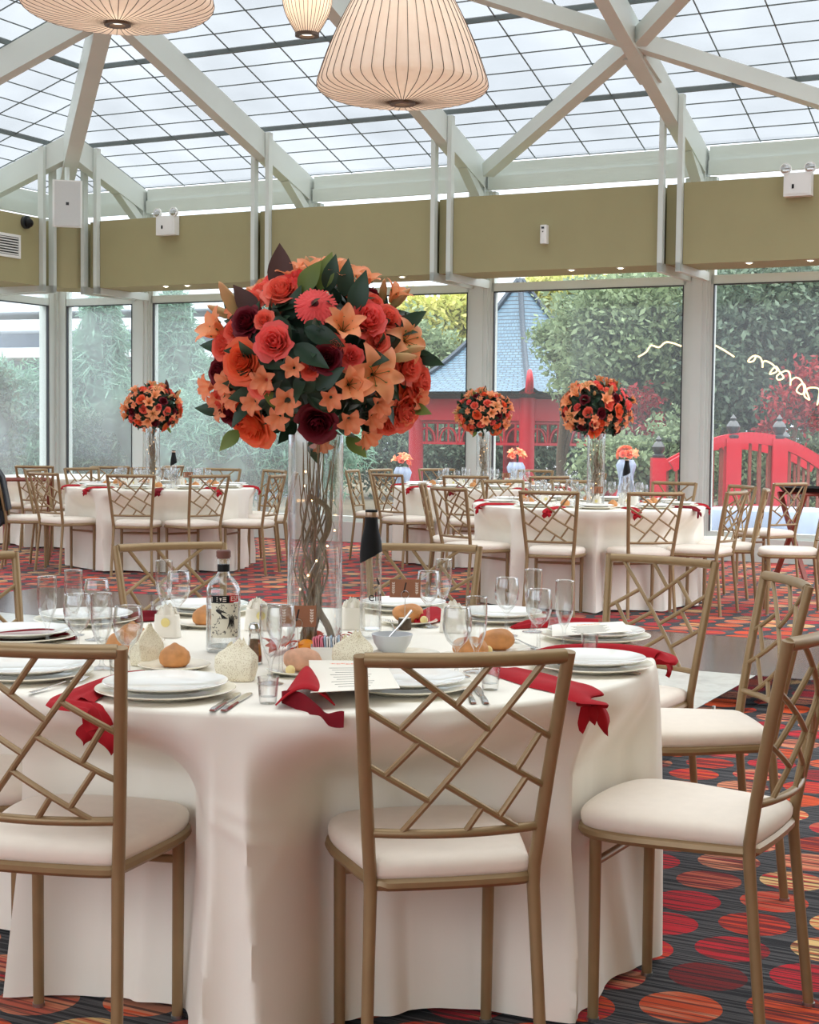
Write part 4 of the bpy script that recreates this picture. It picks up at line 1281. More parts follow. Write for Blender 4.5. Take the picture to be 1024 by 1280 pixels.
def napkin(name, path, widths, h, label, mat='napkin', npl=3, group='folded red napkins', flat=0.2, fan=0, fan_len=.06, c0=(-.27, 3.93)):
    """pleated folded cloth lofted along a path of world points"""
    P = curve3(path, 6); n = len(P)
    b = MB(); m = 28; V = []
    for i, p in enumerate(P):
        s = i / (n - 1)
        t = (P[min(i + 1, n - 1)] - P[max(i - 1, 0)]).normalized()
        up = Vector((0, 0, 1)); sd = t.cross(up)
        if sd.length < 1e-3: sd = Vector((1, 0, 0))
        sd.normalize(); nn = sd.cross(t).normalized()
        w_ = interp(widths, s)
        hh = h * (0.75 + 0.25 * math.sin(PI * s)) * min(1, w_ / 0.05)
        for k in range(m):
            u = k / m
            if u < 0.5:                      # top with pleats
                q = u * 2; x = (q - .5) * w_; z = hh * (math.sin(PI * min(max(q, 0.001), .999)) ** .4) * (0.72 + .28 * math.cos(2 * PI * npl * q + 1.2)) + .001
            else:
                q = (1 - u) * 2; x = (q - .5) * w_; z = 0.0008 + flat * hh * 0.2 * (math.sin(PI * q))
            V.append(p + sd * x + nn * z)
    Fc = [tuple(range(m)), tuple((n - 1) * m + k for k in range(m - 1, -1, -1))]
    for i in range(n - 1):
        for k in range(m):
            Fc.append((i * m + k, (i + 1) * m + k, (i + 1) * m + (k + 1) % m, i * m + (k + 1) % m))
    b.add(V, Fc)
    if fan:
        e = P[-1]; tdir = (P[-1] - P[-3]).normalized(); out_ = Vector((e.x - c0[0], e.y - c0[1], 0)).normalized(); sdv = Vector((-out_.y, out_.x, 0)); wl = interp(widths, 1.0)
        for k in range(fan):
            q = ((k + .5) / fan - .5) if fan > 1 else 0; base = P[-2] + sdv * q * wl * .55 + out_ * (.003 + .005 * (k % 3)); ln = fan_len * (.75 + .25 * ((k * 2 + 1) % 3)); wdt = wl * .30; sw = q * 1.1
            def flap(u, v):
                kx = (u - .5) * 2; wd = wdt * ((.75 + .25 * math.sin(PI * min(v * 1.2, 1))) if v < .55 else max(.03, 1 - ((v - .55) / .45) ** 1.4))
                return tuple(base + sdv * (kx * wd + sw * ln * v) + out_ * (.010 * (1 - abs(kx)) + .006 * math.sin(PI * v)) + Vector((0, 0, .004 - ln * v + .006 * abs(kx) * v)))
            b.grid(flap, 6, 8)
    o = b.build('napkin', M[mat], angle=75)
    return tag(o, label, 'napkin', group)
def curve3(pts, n):
    P = [Vector(p) for p in pts]; out = []
    for i in range(len(P) - 1):
        p0 = P[max(i - 1, 0)]; p1 = P[i]; p2 = P[i + 1]; p3 = P[min(i + 2, len(P) - 1)]
        for k in range(n):
            u = k / n
            out.append(0.5 * ((2 * p1) + (p2 - p0) * u + (2 * p0 - 5 * p1 + 4 * p2 - p3) * u * u + (3 * p1 - p0 - 3 * p2 + p3) * u ** 3))
    out.append(P[-1]); return out
def interp(ws, s):
    if not hasattr(ws, '__len__'): return ws
    x = s * (len(ws) - 1); i = min(int(x), len(ws) - 2)
    return lerp(ws[i], ws[i + 1], x - i)

# --- main table: pixel position of the foot of each piece
Z1 = H0 + 0.001
def put(key, maker, px, py, label, group, rz=0.0, h=Z1):
    p = T(px, py, h); return place(key, maker, (p.x, p.y, h), rz, label, group)
GP, GD, GS, GWN, GF, GSH, GB = 'charger plates on the front table', 'dinner plates on the front table', 'side plates on the front table', 'wine glasses on the front table', 'flutes on the front table', 'shot glasses on the front table', 'bread rolls on the front table'
stacks = [
    (207, 868, 'under the plate nearest the camera, between red napkin and knives'), (506, 862, 'seen through the middle chair back'), (738, 836, 'at the right end of the table behind the big red napkin'),
    (745, 800, 'with the printed menu at the right, before the long rolled napkin'), (622, 776, 'behind the round bread roll on the right'), (505, 763, 'behind the black-capped bottle'),
    (256, 766, 'behind the clear liquor bottle'), (108, 779, 'behind the two flutes on the left'), (26, 800, 'at the left edge below the dark red napkin'), (34, 846, 'seen through the chair at the left edge')]
SIDEP = []
for px, py, wv in stacks:
    put('charger', mk_charger, px, py, 'cream charger plate ' + wv, GP)
    p = T(px, py, Z1)
    place('plate', mk_plate, (p.x, p.y, Z1 + 0.0145), 0, 'white dinner plate ' + wv, GD)
for px, py, wv, roll in [
    (218, 836, 'beside the plate nearest the camera', 'peak'), (378, 842, 'behind the red napkin cone', 'dusted'), (622, 815, 'right of the wine glass and flute pair', 'round'), (588, 826, 'behind the middle chair rail', 'round'),
    (511, 780, 'under the card before the far chair', 'round'), (256, 783, 'behind the clear liquor bottle', 'peak'), (165, 806, 'behind the wine glass by the left chair', 'peak'), (150, 818, 'half hidden by the left chair rail', 'peak')]:
    put('side', mk_side, px, py, 'cream side plate ' + wv, GS)
    p = T(px, py, Z1)
    off = {(511, 780): (0.0, 0.0)}.get((px, py), (0, 0.005))
    place('roll_' + roll, lambda: mk_roll(roll), (p.x + off[0], p.y + off[1], Z1 + 0.006), random.uniform(-.5, .5), {'peak': 'brown peaked', 'dusted': 'pale floured', 'round': 'golden round'}[roll] + ' bread roll on the side plate ' + wv, GB)
for px, py, wv in [(363, 848, 'by the floured roll behind the red napkin cone'), (530, 783, 'beside the roll under the far number card'), (610, 822, 'before the round roll at the right')]:
    p = T(px, py, Z1); place('butter', mk_butter, (p.x, p.y, Z1 + 0.0075), 0, 'pale butter ball ' + wv, 'butter balls')

wines = [(97, 826, 'in the left cluster, in front of the dark red napkin'), (121, 800, 'at the back of the left cluster'), (160, 846, 'nearest the left chair rail, before the bread'), (223, 786, 'behind the cream favour box, left of the liquor bottle'),
         (535, 784, 'right of the far number card'), (571, 846, 'behind the middle chair rail, left one of its pair'), (633, 795, 'by the back plate on the right'), (673, 815, 'in front of the red napkin on the right'), (351, 844, 'just right of the pepper shaker, before the card')]
for px, py, wv in wines: put('wine', mk_wine, px, py, 'clear wine glass ' + wv, GWN)
flutes = [(59, 806, 'leftmost in the left cluster'), (92, 794, 'tallest at the back of the left cluster'), (127, 836, 'in the left cluster next to the chair-side wine glass'), (205, 776, 'left of the wine glass by the liquor bottle'), (554, 772, 'behind the wine glass at the far chair'),
          (595, 840, 'behind the middle chair rail, right one of its pair'), (666, 790, 'at the back of the right-hand group of four'), (705, 810, 'at the right of the right-hand group of four'), (338, 855, 'right of the lace bag and pepper shaker')]
for px, py, wv in flutes: put('flute', mk_flute, px, py, 'clear champagne flute ' + wv, GF)
for px, py, wv in [(335, 879, 'between the knives and the red napkin cone'), (737, 819, 'on the long red napkin at the right'), (613, 862, 'behind the middle chair rail'), (693, 789, 'beside the red napkin at the back right'), (148, 846, 'behind the left chair post'), (198, 775, 'below the flute near the cream favour box')]:
    put('shot', mk_shot, px, py, 'small shot glass ' + wv, GSH, random.random())
# cutlery: handle-end pixel, tip pixel
def cut(key, maker, a, b_, label, group):
    A, B = T(*a, Z1 + .001), T(*b_, Z1 + .001); d = B - A
    return place(key, maker, (A.x, A.y, Z1 + .001), math.atan2(-d.x, d.y), label, group)
GC = 'cutlery on the front table'
cut('knife', mk_knife, (265, 889), (306, 862), 'steel knife beside the nearest plate, the left of two', GC)
cut('knife', mk_knife, (279, 889), (322, 861), 'steel knife beside the nearest plate, the right of two', GC)
cut('knife', mk_knife, (592, 880), (578, 848), 'steel knife seen through the middle chair back, left of two', GC)
cut('knife', mk_knife, (608, 880), (590, 848), 'steel knife seen through the middle chair back, right of two', GC)
cut('knife', mk_knife, (800, 843), (735, 838), 'steel knife whose handle pokes past the right-end plate', GC)
cut('fork', mk_fork, (672, 812), (636, 800), 'steel fork behind the right-hand wine glass', GC)
cut('fork', mk_fork, (656, 815), (622, 803), 'steel fork before the right-hand wine glasses', GC)
cut('fork', mk_fork, (36, 868), (86, 856), 'steel fork poking out under the left red napkin', GC)
cut('fork', mk_fork, (496, 790), (480, 772), 'steel fork behind the grey bowl', GC)
# favours
put('lace', mk_lace, 295, 850, 'lace-paper favour bag in front of the clear liquor bottle', 'favour bags', R(-8))
put('lace', mk_lace, 440, 838, 'lace-paper favour bag behind the middle chair corner', 'favour bags', R(5))
put('lace', mk_lace, 183, 830, 'lace-paper favour bag behind the peaked roll at the left', 'favour bags', R(60))
put('favour', mk_favour, 209, 796, 'cream favour box with a gold seal, left of the liquor bottle', 'favour boxes', R(-12))
put('favour', mk_favour, 322, 787, 'cream favour box with a gold seal, right of the liquor bottle', 'favour boxes', R(18))
put('favour', mk_favour, 441, 786, 'cream favour box left of the black-capped bottle', 'favour boxes', R(200))
put('favour', mk_favour, 566, 790, 'cream favour box behind the pair of glasses at the middle chair', 'favour boxes', R(160))

# napkins on the front table
def tp(x, y, h=Z1): return T(x, y, h)
def hang(x, y, drop):      # point just outside the cloth edge, below the top
    p = T(x, y, Z1); d = Vector((p.x - MAIN[0], p.y - MAIN[1], 0)); d.normalize()
    return Vector((MAIN[0], MAIN[1], 0)) + d * 0.925 + Vector((0, 0, Z1 - drop))
napkin('napkin', [tp(182, 842), tp(150, 850), tp(110, 868), tp(88, 881), hang(76, 893, 0.012), hang(80, 897, 0.045)], [.03, .06, .085, .10, .11, .10], 0.016, 'pleated red napkin left of the nearest plate, hanging over the table edge', fan=3, fan_len=.045)
napkin('napkin', [tp(626, 838), tp(655, 846), tp(692, 857), tp(716, 863), hang(734, 868, 0.010), hang(741, 868, 0.03)], [.10, .125, .13, .12, .10, .08], 0.014, 'broad red napkin behind the middle chair, its tail over the table edge', npl=1, fan=3, fan_len=.058)
napkin('napkin', [tp(655, 820), tp(700, 815), tp(760, 814), tp(806, 818), hang(824, 820, .008), hang(830, 822, .02)], [.02, .06, .085, .085, .075, .06], 0.026, 'long rolled red napkin across the right end of the table', npl=1, fan=2, fan_len=.035)
napkin('napkin', [tp(640, 786), tp(680, 783), tp(720, 783), tp(748, 783)], [.02, .07, .07, .06], 0.026, 'red napkin at the back right behind the flute', npl=2)
napkin('napkin', [tp(546, 773), tp(538, 776), tp(530, 779), tp(524, 782)], [.08, .08, .07, .03], 0.045, 'bunched red napkin behind the far wine glass', npl=2)
napkin('napkin', [tp(206, 774), tp(190, 775), tp(172, 776), tp(160, 778)], [.03, .08, .08, .06], 0.03, 'dark red napkin behind the cream favour box at the left', 'napkin_dark', npl=2)
napkin('napkin', [tp(92, 800), tp(60, 797), tp(20, 799), tp(-20, 802)], [.03, .06, .07, .07], 0.026, 'dark red napkin lying across the left edge behind the flute', 'napkin_dark', npl=2)
napkin('napkin', [tp(92, 812), tp(70, 817), tp(40, 822), tp(18, 826)], [.02, .05, .06, .05], 0.022, 'dark red napkin in front of the left wine glass', 'napkin_dark', npl=2)
# cone-folded napkin by the menu: hollow tent plus a tail
b = MB()
apex = T(383, 862, Z1) + Vector((0, 0, 0.055)); L_, R_ = T(345, 886, Z1), T(418, 886, Z1)
apx = T(384, 850, Z1) + Vector((0, .02, 0.02))
def cone(u, v):
    base = L_ * (1 - u) + R_ * u + Vector((0, -0.01 * math.sin(PI * u), 0.036 * math.sin(PI * u) + 0.006))
    return apx * (1 - v) + base * v + Vector((0, 0, 0.022 * math.sin(PI * v) * math.sin(PI * u)))
b.grid(cone, 20, 12); o = b.build('napkin', M['napkin'], angle=80)
md = o.modifiers.new('thickness', 'SOLIDIFY'); md.thickness = 0.003
tag(o, 'red napkin folded to a cone beside the printed menu', 'napkin', 'folded red napkins')
b = MB(); pl = [T(352, 884), T(378, 888), hang(398, 893, 0.004), hang(412, 896, 0.026), hang(432, 896, .02)]
P_ = curve3(pl, 5)
def tail(u, v):
    i = u * (len(P_) - 1); a = P_[int(i)]; c = P_[min(int(i) + 1, len(P_) - 1)]; p = a.lerp(c, i - int(i))
    return p + Vector((0.0, -0.016 * v * u, 0.030 * (1 - v) * (1 - .3 * u) + 0.003 + 0.006 * math.sin(9 * u + 2 * v)))
b.grid(tail, 24, 6); tl = b.build('napkin_tail', M['napkin_dark'], o, angle=80)
# menus
def menu(corners, label, rot=0):
    Q = [T(x, y, Z1) for x, y in corners]
    t = thing('menu_card', label, 'menu', tuple(sum((q for q in Q), Vector()) / 4), 0, 'printed menus')
    c = t.location.copy(); z = 0.036
    b = MB(); qs = [q - c + Vector((0, 0, z)) for q in Q]; b.hexa([tuple(q) for q in qs] + [tuple(q + Vector((0, 0, .001))) for q in qs]); b.build('card', M['paper'], t, smooth=False)
    b = MB()
    for i in range(9):
        v = 0.28 + i * 0.075; a = qs[3].lerp(qs[0], v); e = qs[2].lerp(qs[1], v)
        w0 = 0.25 + 0.1 * ((i * 7) % 3) / 3
        b.beam(tuple(a.lerp(e, w0) + Vector((0, 0, .0013))), tuple(a.lerp(e, 1 - w0) + Vector((0, 0, .0013))), .0018, .0004)
    b.build('faint_print', M['label_ink'], t, smooth=False)
    b = MB(); cm = qs[3].lerp(qs[2], .5).lerp(qs[0].lerp(qs[1], .5), .13) + Vector((0, 0, .0014)); ex = (qs[2] - qs[3]).normalized(); ey = (qs[0] - qs[3]).normalized()
    for i in range(7):
        p = cm + ex * (i - 3) * .011 + ey * .004 * math.sin(i * 2.4)
        b.add([tuple(p + (ex * math.cos(k) + ey * math.sin(k)) * (.008 if j % 2 else .0035)) for j, k in enumerate(np.linspace(0, 2 * PI, 10, endpoint=False))], [tuple(range(10))])
    b.build('printed_flowers', M['petal_coral'], t, smooth=False)
    return t
menu([(388, 888), (500, 882), (480, 846), (386, 845)], 'printed menu with coral flowers beside the cone-folded napkin')
menu([(690, 813), (790, 806), (778, 793), (690, 798)], 'printed menu on the plate at the right, before the long rolled napkin')

# ---- liquor bottle with rooster-free engraving label
def wrapped(b, V, Fc, rad, z0, ang0):
    """bend flat lettering (x right, y up) round a vertical cylinder, facing -y at ang0=0"""
    out = []
    for x, y, z in V:
        a = -PI / 2 + ang0 + x / rad; out.append(((rad + z) * math.cos(a), (rad + z) * math.sin(a), z0 + y))
    b.add(out, Fc)
def patch(b, rad, a0, a1, z0, z1, n=24):
    b.grid(lambda u, v: (rad * math.cos(-PI / 2 + lerp(a0, a1, u)), rad * math.sin(-PI / 2 + lerp(a0, a1, u)), lerp(z0, z1, v)), n, 2)
p = T(279, 814, Z1)
t = thing('liquor_bottle', 'clear round-shouldered liquor bottle with black and red band above an engraved label', 'bottle', p, R(5))
rb = 0.0435
b = MB(); b.lathe([(0, 0.006), (0.034, 0.004), (0.040, 0), (rb, 0.006), (rb, 0.150), (0.0425, 0.162), (0.037, 0.176), (0.026, 0.188), (0.0165, 0.196), (0.0145, 0.204), (0.0145, 0.232), (0.0165, 0.234), (0.0165, 0.240),
             (0.012, 0.240), (0.0122, 0.205), (0.024, 0.187), (0.035, 0.175), (0.041, 0.160), (0.0415, 0.012), (0.034, 0.012), (0, 0.014)], 48); b.build('bottle_body', M['glass'], t, angle=60)
b = MB(); b.lathe([(0, 0.236), (0.0155, 0.238), (0.0185, 0.243), (0.0185, 0.256), (0.016, 0.259), (0, 0.259)], 28); b.build('stopper', M['cork'], t)
b = MB(); b.lathe([(0.0152, 0.205), (0.0155, 0.206), (0.0155, 0.222), (0.0152, 0.223)], 28); b.build('neck_band', M['black'], t)
b = MB(); patch(b, rb + .0005, -.72, 1.05, .040, .128); lab = b.build('label_picture', M['label_cream'], t)
b = MB(); patch(b, rb + .0007, -.72, .68, .128, .147); bl = b.build('label_band', M['black'], t)
b = MB(); patch(b, rb + .0008, .40, 1.05, .130, .147); b.build('red_band', M['red_label'], t)
b = MB(); V, Fc = text_geo('ESP', 0.0165); wrapped(b, V, Fc, rb + .0012, .1385, .72); b.build('red_band_lettering', M['white_ink'], t, smooth=False)
b = MB()
for i in range(3):
    for x0, w_ in ((-.022, .017), (.0045, .009)):
        b.box((0, 0, 0), (0, 0, 0)) if False else None
        wrapped(b, [(x0 - w_ / 2, .0045 - i * .0045 - .001, 0), (x0 + w_ / 2, .0045 - i * .0045 - .001, 0), (x0 + w_ / 2, .0045 - i * .0045 + .0012, 0), (x0 - w_ / 2, .0045 - i * .0045 + .0012, 0)], [(0, 1, 2, 3)], rb + .0011, .1375, 0)
wrapped(b, [(-.0085, .0035, 0), (-.0025, .0035, 0), (-.0055, -.0055, 0)], [(2, 1, 0)], rb + .0011, .1375, 0)
b.build('band_print', M['white_ink'], t, smooth=False)
b = MB(); rnd = random.Random(4)
def stroke(pts, w_):
    P = curve(pts, 5); V = []; n = len(P)
    for i, (x, y) in enumerate(P):
        x2, y2 = P[min(i + 1, n - 1)]; x1, y1 = P[max(i - 1, 0)]; d = math.hypot(x2 - x1, y2 - y1) + 1e-9
        k = w_ * math.sin(PI * (0.08 + 0.84 * i / (n - 1)))
        V += [(x - (y2 - y1) / d * k, y + (x2 - x1) / d * k, 0), (x + (y2 - y1) / d * k, y - (x2 - x1) / d * k, 0)]
    wrapped(b, V, [(2 * i, 2 * i + 1, 2 * i + 3, 2 * i + 2) for i in range(n - 1)], rb + .001, .084, .12)
for k in range(8):                                   # plume strokes of the engraving
    a = 0.3 + k * .16
    stroke([(-.006 + .002 * k, .004), (-.008 + .012 * math.cos(a + 1.4), .012 + .012 * math.sin(a + .6)), (-.004 + .026 * math.cos(a + .9), .006 + .022 * math.sin(a + .3))], .0016)
for k in range(5):
    stroke([(.010 + .003 * k, .012), (.012 + .003 * k, -.004), (.006 + .005 * k, -.022)], .0015)
b.build('engraved_plumes', M['ink'], t, smooth=False)
b = MB()
for k in range(70):
    x, y = rnd.uniform(-.034, .036), rnd.uniform(-.042, .042)
    if abs(x) < .012 and abs(y) < .02: continue
    a = rnd.uniform(0, 6.28); l = rnd.uniform(.002, .006)
    stroke([(x, y), (x + l * math.cos(a), y + l * math.sin(a)), (x + l * 1.6 * math.cos(a + .8), y + l * 1.6 * math.sin(a + .8))], .0009)
b.build('engraved_ground', M['label_ink'], t, smooth=False)
b = MB(); b.lathe([(0, .015), (.0412, .015), (.0412, .112), (0, .112)], 32); b.build('spirit', M['glass'], t)

# ---- slim glass bottle with slanted black cap, the letters elit and a small facet emblem
p = T(463, 797, Z1)
def mk_elit(full=True):
    t = thing('slim_bottle', 'x', 'bottle')
    re_ = 0.0295
    b = MB(); b.lathe([(0, 0.022), (0.026, 0.02), (0.0265, 0.0), (re_, 0.0), (re_, 0.235), (0.027, 0.262), (0.018, 0.300), (0.0165, 0.315), (0.0145, 0.315), (0.016, 0.298), (0.0245, 0.260), (0.0265, 0.235), (0.0265, 0.026), (0, 0.026)], 40); b.build('bottle_body', M['glass'], t, angle=60)
    SLV = [(.19, .0309), (.235, .0309), (.264, .0284), (.302, .0198), (.318, .018), (.34, .0172)]
    b = MB()
    def cap(u, v):
        a = 2 * PI * u
        z = lerp(0.222 + 0.017 * math.cos(a), 0.332, v)
        r = .017
        for (z0_, r0_), (z1_, r1_) in zip(SLV, SLV[1:]):
            if z0_ <= z <= z1_: r = lerp(r0_, r1_, (z - z0_) / (z1_ - z0_))
        return (r * math.cos(a), r * math.sin(a), z)
    b.grid(cap, 40, 14, closed_u=True); b.build('black_sleeve', M['black'], t, angle=60)
    b = MB(); b.lathe([(.0168, .322), (.0175, .323), (.0175, .344), (.0168, .346), (0, .346)], 30); b.build('metal_collar', plain('champagne_metal', srgb(176, 150, 128), .3, .8) if 'collar' not in M else M['collar'], t)
    b = MB(); b.lathe([(.0172, .344), (.0172, .351), (0, .351)], 30); b.build('cap_top', M['black'], t)
    if full:
        b = MB(); V, Fc = text_geo('elit', .036); wrapped(b, V, Fc, re_ + .0008, .115, .55); b.build('lettering', M['ink'], t, smooth=False)
        b = MB(); wrapped(b, [(-.012, -.010, 0), (.004, -.004, 0), (-.003, .014, 0), (-.012, -.0085, 0), (.004, -.0025, 0)], [(0, 1, 4, 3), (1, 2, 4)], re_ + .0008, .150, .62)
        wrapped(b, [(-.003, .014, 0), (.004, -.004, 0), (.011, .000, 0), (.001, .018, 0)], [(0, 1, 2, 3)], re_ + .0008, .150, .62); b.build('facet_emblem', M['ink'], t, smooth=False)
    return t
M['collar'] = plain('champagne_metal', srgb(176, 150, 128), .3, .8)
EL = mk_elit(); EL.location = p; tag(EL, 'tall slim glass bottle with slanted black cap beside the vase on the front table', None, 'slim black-capped bottles')

# ---- number cards in wooden stubs
def mk_card():
    t = thing('number_card', 'x', 'number card')
    b = MB(); b.lathe([(0, 0), (.0175, 0), (.0185, .002), (.0185, .031), (.0175, .033), (0, .033)], 24); s_ = b.build('wood_stub', M['bark'], t)
    b = MB(); b.lathe([(0, .0335), (.0165, .0335)], 24); b.build('cut_face', M['label_cream'], s_)
    b = MB(); b.tube([(0, 0, .03), (0, 0, .09)], .0009, 6)
    b.tube([(.011 * math.sin(k), -0.0022, .101 - .011 * math.cos(k)) for k in np.linspace(0, 2 * PI, 24)], .0009, 6); b.build('wire_clip', M['steel'], t)
    b = MB(); b.box((0, 0, .118), (.088, .0012, .052)); c_ = b.build('card', M['kraft'], t, smooth=False)
    b = MB(); V, Fc = text_geo('1', .042); 
    b.add([(x + .22 * y - .001, -.0010, .119 + y) for x, y, z in V], Fc); b.build('numeral', M['ink'], c_, smooth=False)
    b = MB()
    for s in (-1, 1):
        b.tube([(s * .033, -.001, .100), (s * .034, -.001, .118), (s * .032, -.001, .136)], .0005, 4)
        for k in range(5):
            z = .104 + k * .0065
            for q in (-1, 1):
                b.add([(s * .0335, -.001, z), (s * .0335 + q * .003, -.001, z + .001), (s * .0335 + q * .0048, -.001, z + .0055), (s * .0335 + q * .0015, -.001, z + .004)], [(0, 1, 2, 3)])
    b.build('printed_sprigs', M['white_ink'], c_, smooth=False)
    return t
CARD = mk_card(); p = T(372, 831, Z1); CARD.location = p; CARD.rotation_euler = (0, 0, R(4))
tag(CARD, 'brown card with black numeral 1 in a wood stub, before the vase', None, 'number cards')
p = T(506, 787, Z1); dup(CARD, p, R(-3), 'brown card with black numeral 1 beside the far wine glass', 'number cards')

# ---- sugar dish, bowl with spoon, pepper shaker, cutlery in the middle
p = T(409, 829, Z1)
t = thing('sugar_dish', 'square white dish of paper sachets at the foot of the vase', 'sugar dish', p, R(3))
b = MB(); b.prism([(-.037, -.028), (.037, -.028), (.041, .028), (-.041, .028)], 0, .004)
for q in (((-.040, -.030), (.040, -.030), (.040, -.026), (-.040, -.026)), ((-.040, .026), (.040, .026), (.040, .030), (-.040, .030)), ((-.040, -.026), (-.036, -.026), (-.036, .026), (-.040, .026)), ((.036, -.026), (.040, -.026), (.040, .026), (.036, .026))):
    b.prism(q, 0, .043)
b.build('dish', M['china'], t, smooth=False)
sach = None
for k in range(12):
    x = -.030 + k * .0053
    o = MB(); o.box((0, 0, 0), (.0034, .045, .056), M=Matrix.Rotation(R(-8 + 2 * (k % 4)), 3, 'Y'))
    s = o.build('sugar_sachet', M[['pink_paper', 'white_paper', 'white_paper', 'blue_paper'][0 if k < 5 else (1 + k % 3)]], None, smooth=False)
    s.location = p + Vector((x, .002, .004 + .030 + .002 * (k % 3)))
    tag(s, ('pink paper sachet standing in the white sugar dish' if k < 5 else ['white paper sachet standing in the white sugar dish', 'white paper sachet standing in the white sugar dish', 'pale blue paper sachet standing in the white sugar dish'][k % 3]), 'sachet', 'sachets in the sugar dish')
p = T(490, 818, Z1)
t = tag(mk_lathe('sauce_bowl', 'bowl', [(0, .004), (.024, .004), (.026, 0), (.03, .0), (.031, .006), (.046, .030), (.053, .052), (.0515, .053), (.0445, .031), (.028, .010), (0, .009)], 'grey_china', 44), 'pale grey bowl with a spoon behind the middle chair rail', None); t.location = p
sp_ = mk_spoon(); sp_.location = p + Vector((.052, .012, .110)); sp_.rotation_euler = Vector((-.070, -.012, -.092)).to_track_quat('Y', 'Z').to_euler(); tag(sp_, 'steel teaspoon standing in the pale grey bowl')
put('side', mk_side, 508, 822, 'cream saucer-sized plate beside the grey bowl', GS)
p = T(318, 830, Z1)
t = thing('pepper_shaker', 'glass pepper shaker with steel top behind the lace favour bag', 'shaker', p)
b = MB(); b.lathe([(0, 0), (.0195, 0), (.020, .003), (.0125, .078), (.0115, .078), (.0185, .006), (0, .006)], 8); b.build('glass_body', M['glass'], t, smooth=False)
b = MB(); b.lathe([(0, .006), (.0178, .006), (.0130, .060), (0, .062)], 8); b.build('pepper', M['pepper'], t, smooth=False)
b = MB(); b.lathe([(.013, .076), (.0145, .078), (.0145, .090), (.011, .099), (0, .102)], 24); b.build('cap', M['steel'], t)
# dressing at the foot of the vase: fruit and autumn leaves
p = T(383, 823, Z1); b = MB(); b.ball((0, 0, .024), .026, 24, 16, (1, 1, .9), lambda d: .04 * math.cos(7 * math.atan2(d[1], d[0])))
o = b.build('mandarin', M['orange_fruit'], angle=80); o.location = p; tag(o, 'orange mandarin at the foot of the vase behind the wood stub', 'fruit')
b = MB(); rnd = random.Random(12)
for k in range(46):
    a = rnd.uniform(0, 2 * PI); r = rnd.uniform(.078, .12); c0 = Vector((r * math.cos(a), r * math.sin(a), rnd.uniform(.004, .035)))
    l, w_ = rnd.uniform(.03, .05), rnd.uniform(.02, .03); q = Euler((rnd.uniform(-.8, .8), rnd.uniform(-.5, .5), rnd.uniform(0, 6.28))).to_matrix()
    b.grid(lambda u, v: tuple(c0 + q @ Vector(((u - .5) * w_ * math.sin(PI * (0.05 + .95 * v)), (v - .5) * l, .008 * math.sin(PI * v) + .006 * abs(u - .5)))), 4, 5, tipfn=lambda u, v: v)
VP = T(393, 817, Z1); VP = Vector((VP.x, VP.y + 0.0, Z1))
o = b.build('autumn_leaf_garland', M['leaf_red'], angle=80); o.location = VP; tag(o, 'red and orange leaf garland round the foot of the large vase', 'garland')

# ------------------------------------------------------------------ place settings on the far tables
words_ = ['camera-side', 'camera-side right', 'right', 'window-side right', 'window-side', 'window-side left', 'left', 'camera-side left']
def far_table(c, where, seed, bottle=True, nset=9, cloths=True, a0=-100):
    rnd = random.Random(seed)
    def pt(ang, r): x, y = polar(c, ang, r); return (x, y)
    for k in range(nset):
        ang = a0 + 360 / nset * k
        d = words_[int(((ang + 90) % 360) / 45 + .5) % 8] + (' place of the ' if nset <= 8 else ' place %s of the ' % ('near the candle' if False else ''))
        nm = ['nearest the camera', 'first right of the nearest', 'second right of the nearest', 'third right of the nearest', 'fourth right of the nearest', 'fourth left of the nearest', 'third left of the nearest', 'second left of the nearest', 'first left of the nearest'][k] if nset == 9 else str(k)
        wv = 'at the place ' + nm + ', ' + where
        x, y = pt(ang, .70)
        place('charger', mk_charger, (x, y, Z1), 0, 'cream charger plate ' + wv, 'charger plates ' + where)
        place('plate', mk_plate, (x, y, Z1 + .0145), 0, 'white dinner plate ' + wv, 'dinner plates ' + where)
        x, y = pt(ang - 10, .44); place('wine', mk_wine, (x, y, Z1), 0, 'wine glass ' + wv, 'wine glasses ' + where)
        x, y = pt(ang - 2, .40); place('flute', mk_flute, (x, y, Z1), 0, 'champagne flute ' + wv, 'flutes ' + where)
        x, y = pt(ang - 16, .60); place('shot', mk_shot, (x, y, Z1), 0, 'shot glass ' + wv, 'shot glasses ' + where)
        x, y = pt(ang + 16, .52); place('side', mk_side, (x, y, Z1), 0, 'cream side plate ' + wv, 'side plates ' + where)
        place('roll_peak', lambda: mk_roll('peak'), (x, y, Z1 + .006), 0, 'bread roll ' + wv, 'bread rolls ' + where)
        x, y = pt(ang + 6, .36); place('favour', mk_favour, (x, y, Z1), rnd.uniform(0, 6), 'cream favour box ' + wv, 'favour boxes ' + where)
        tw = rnd.uniform(-5, 5)
        P = [Vector((*pt(ang + 15 + tw, .62), Z1)), Vector((*pt(ang + 15 + tw, .75), Z1)), Vector((*pt(ang + 14 + tw, .87), Z1)), Vector((*pt(ang + 13 + tw, .925), Z1 - .012)), Vector((*pt(ang + 13 + tw, .935), Z1 - .03))]
        napkin('napkin', P, [.03, .06, .075, .08, .07], .018, 'red napkin ' + wv, 'napkin' if rnd.random() < .7 else 'napkin_dark', 2, 'folded red napkins ' + where, fan=2, fan_len=.05, c0=c)
far_table(TL, 'table by the left windows', 1)
far_table(TR, 'table before the red bridge', 2, a0=-92)
far_table(TM, 'table before the pavilion', 3, a0=-80)
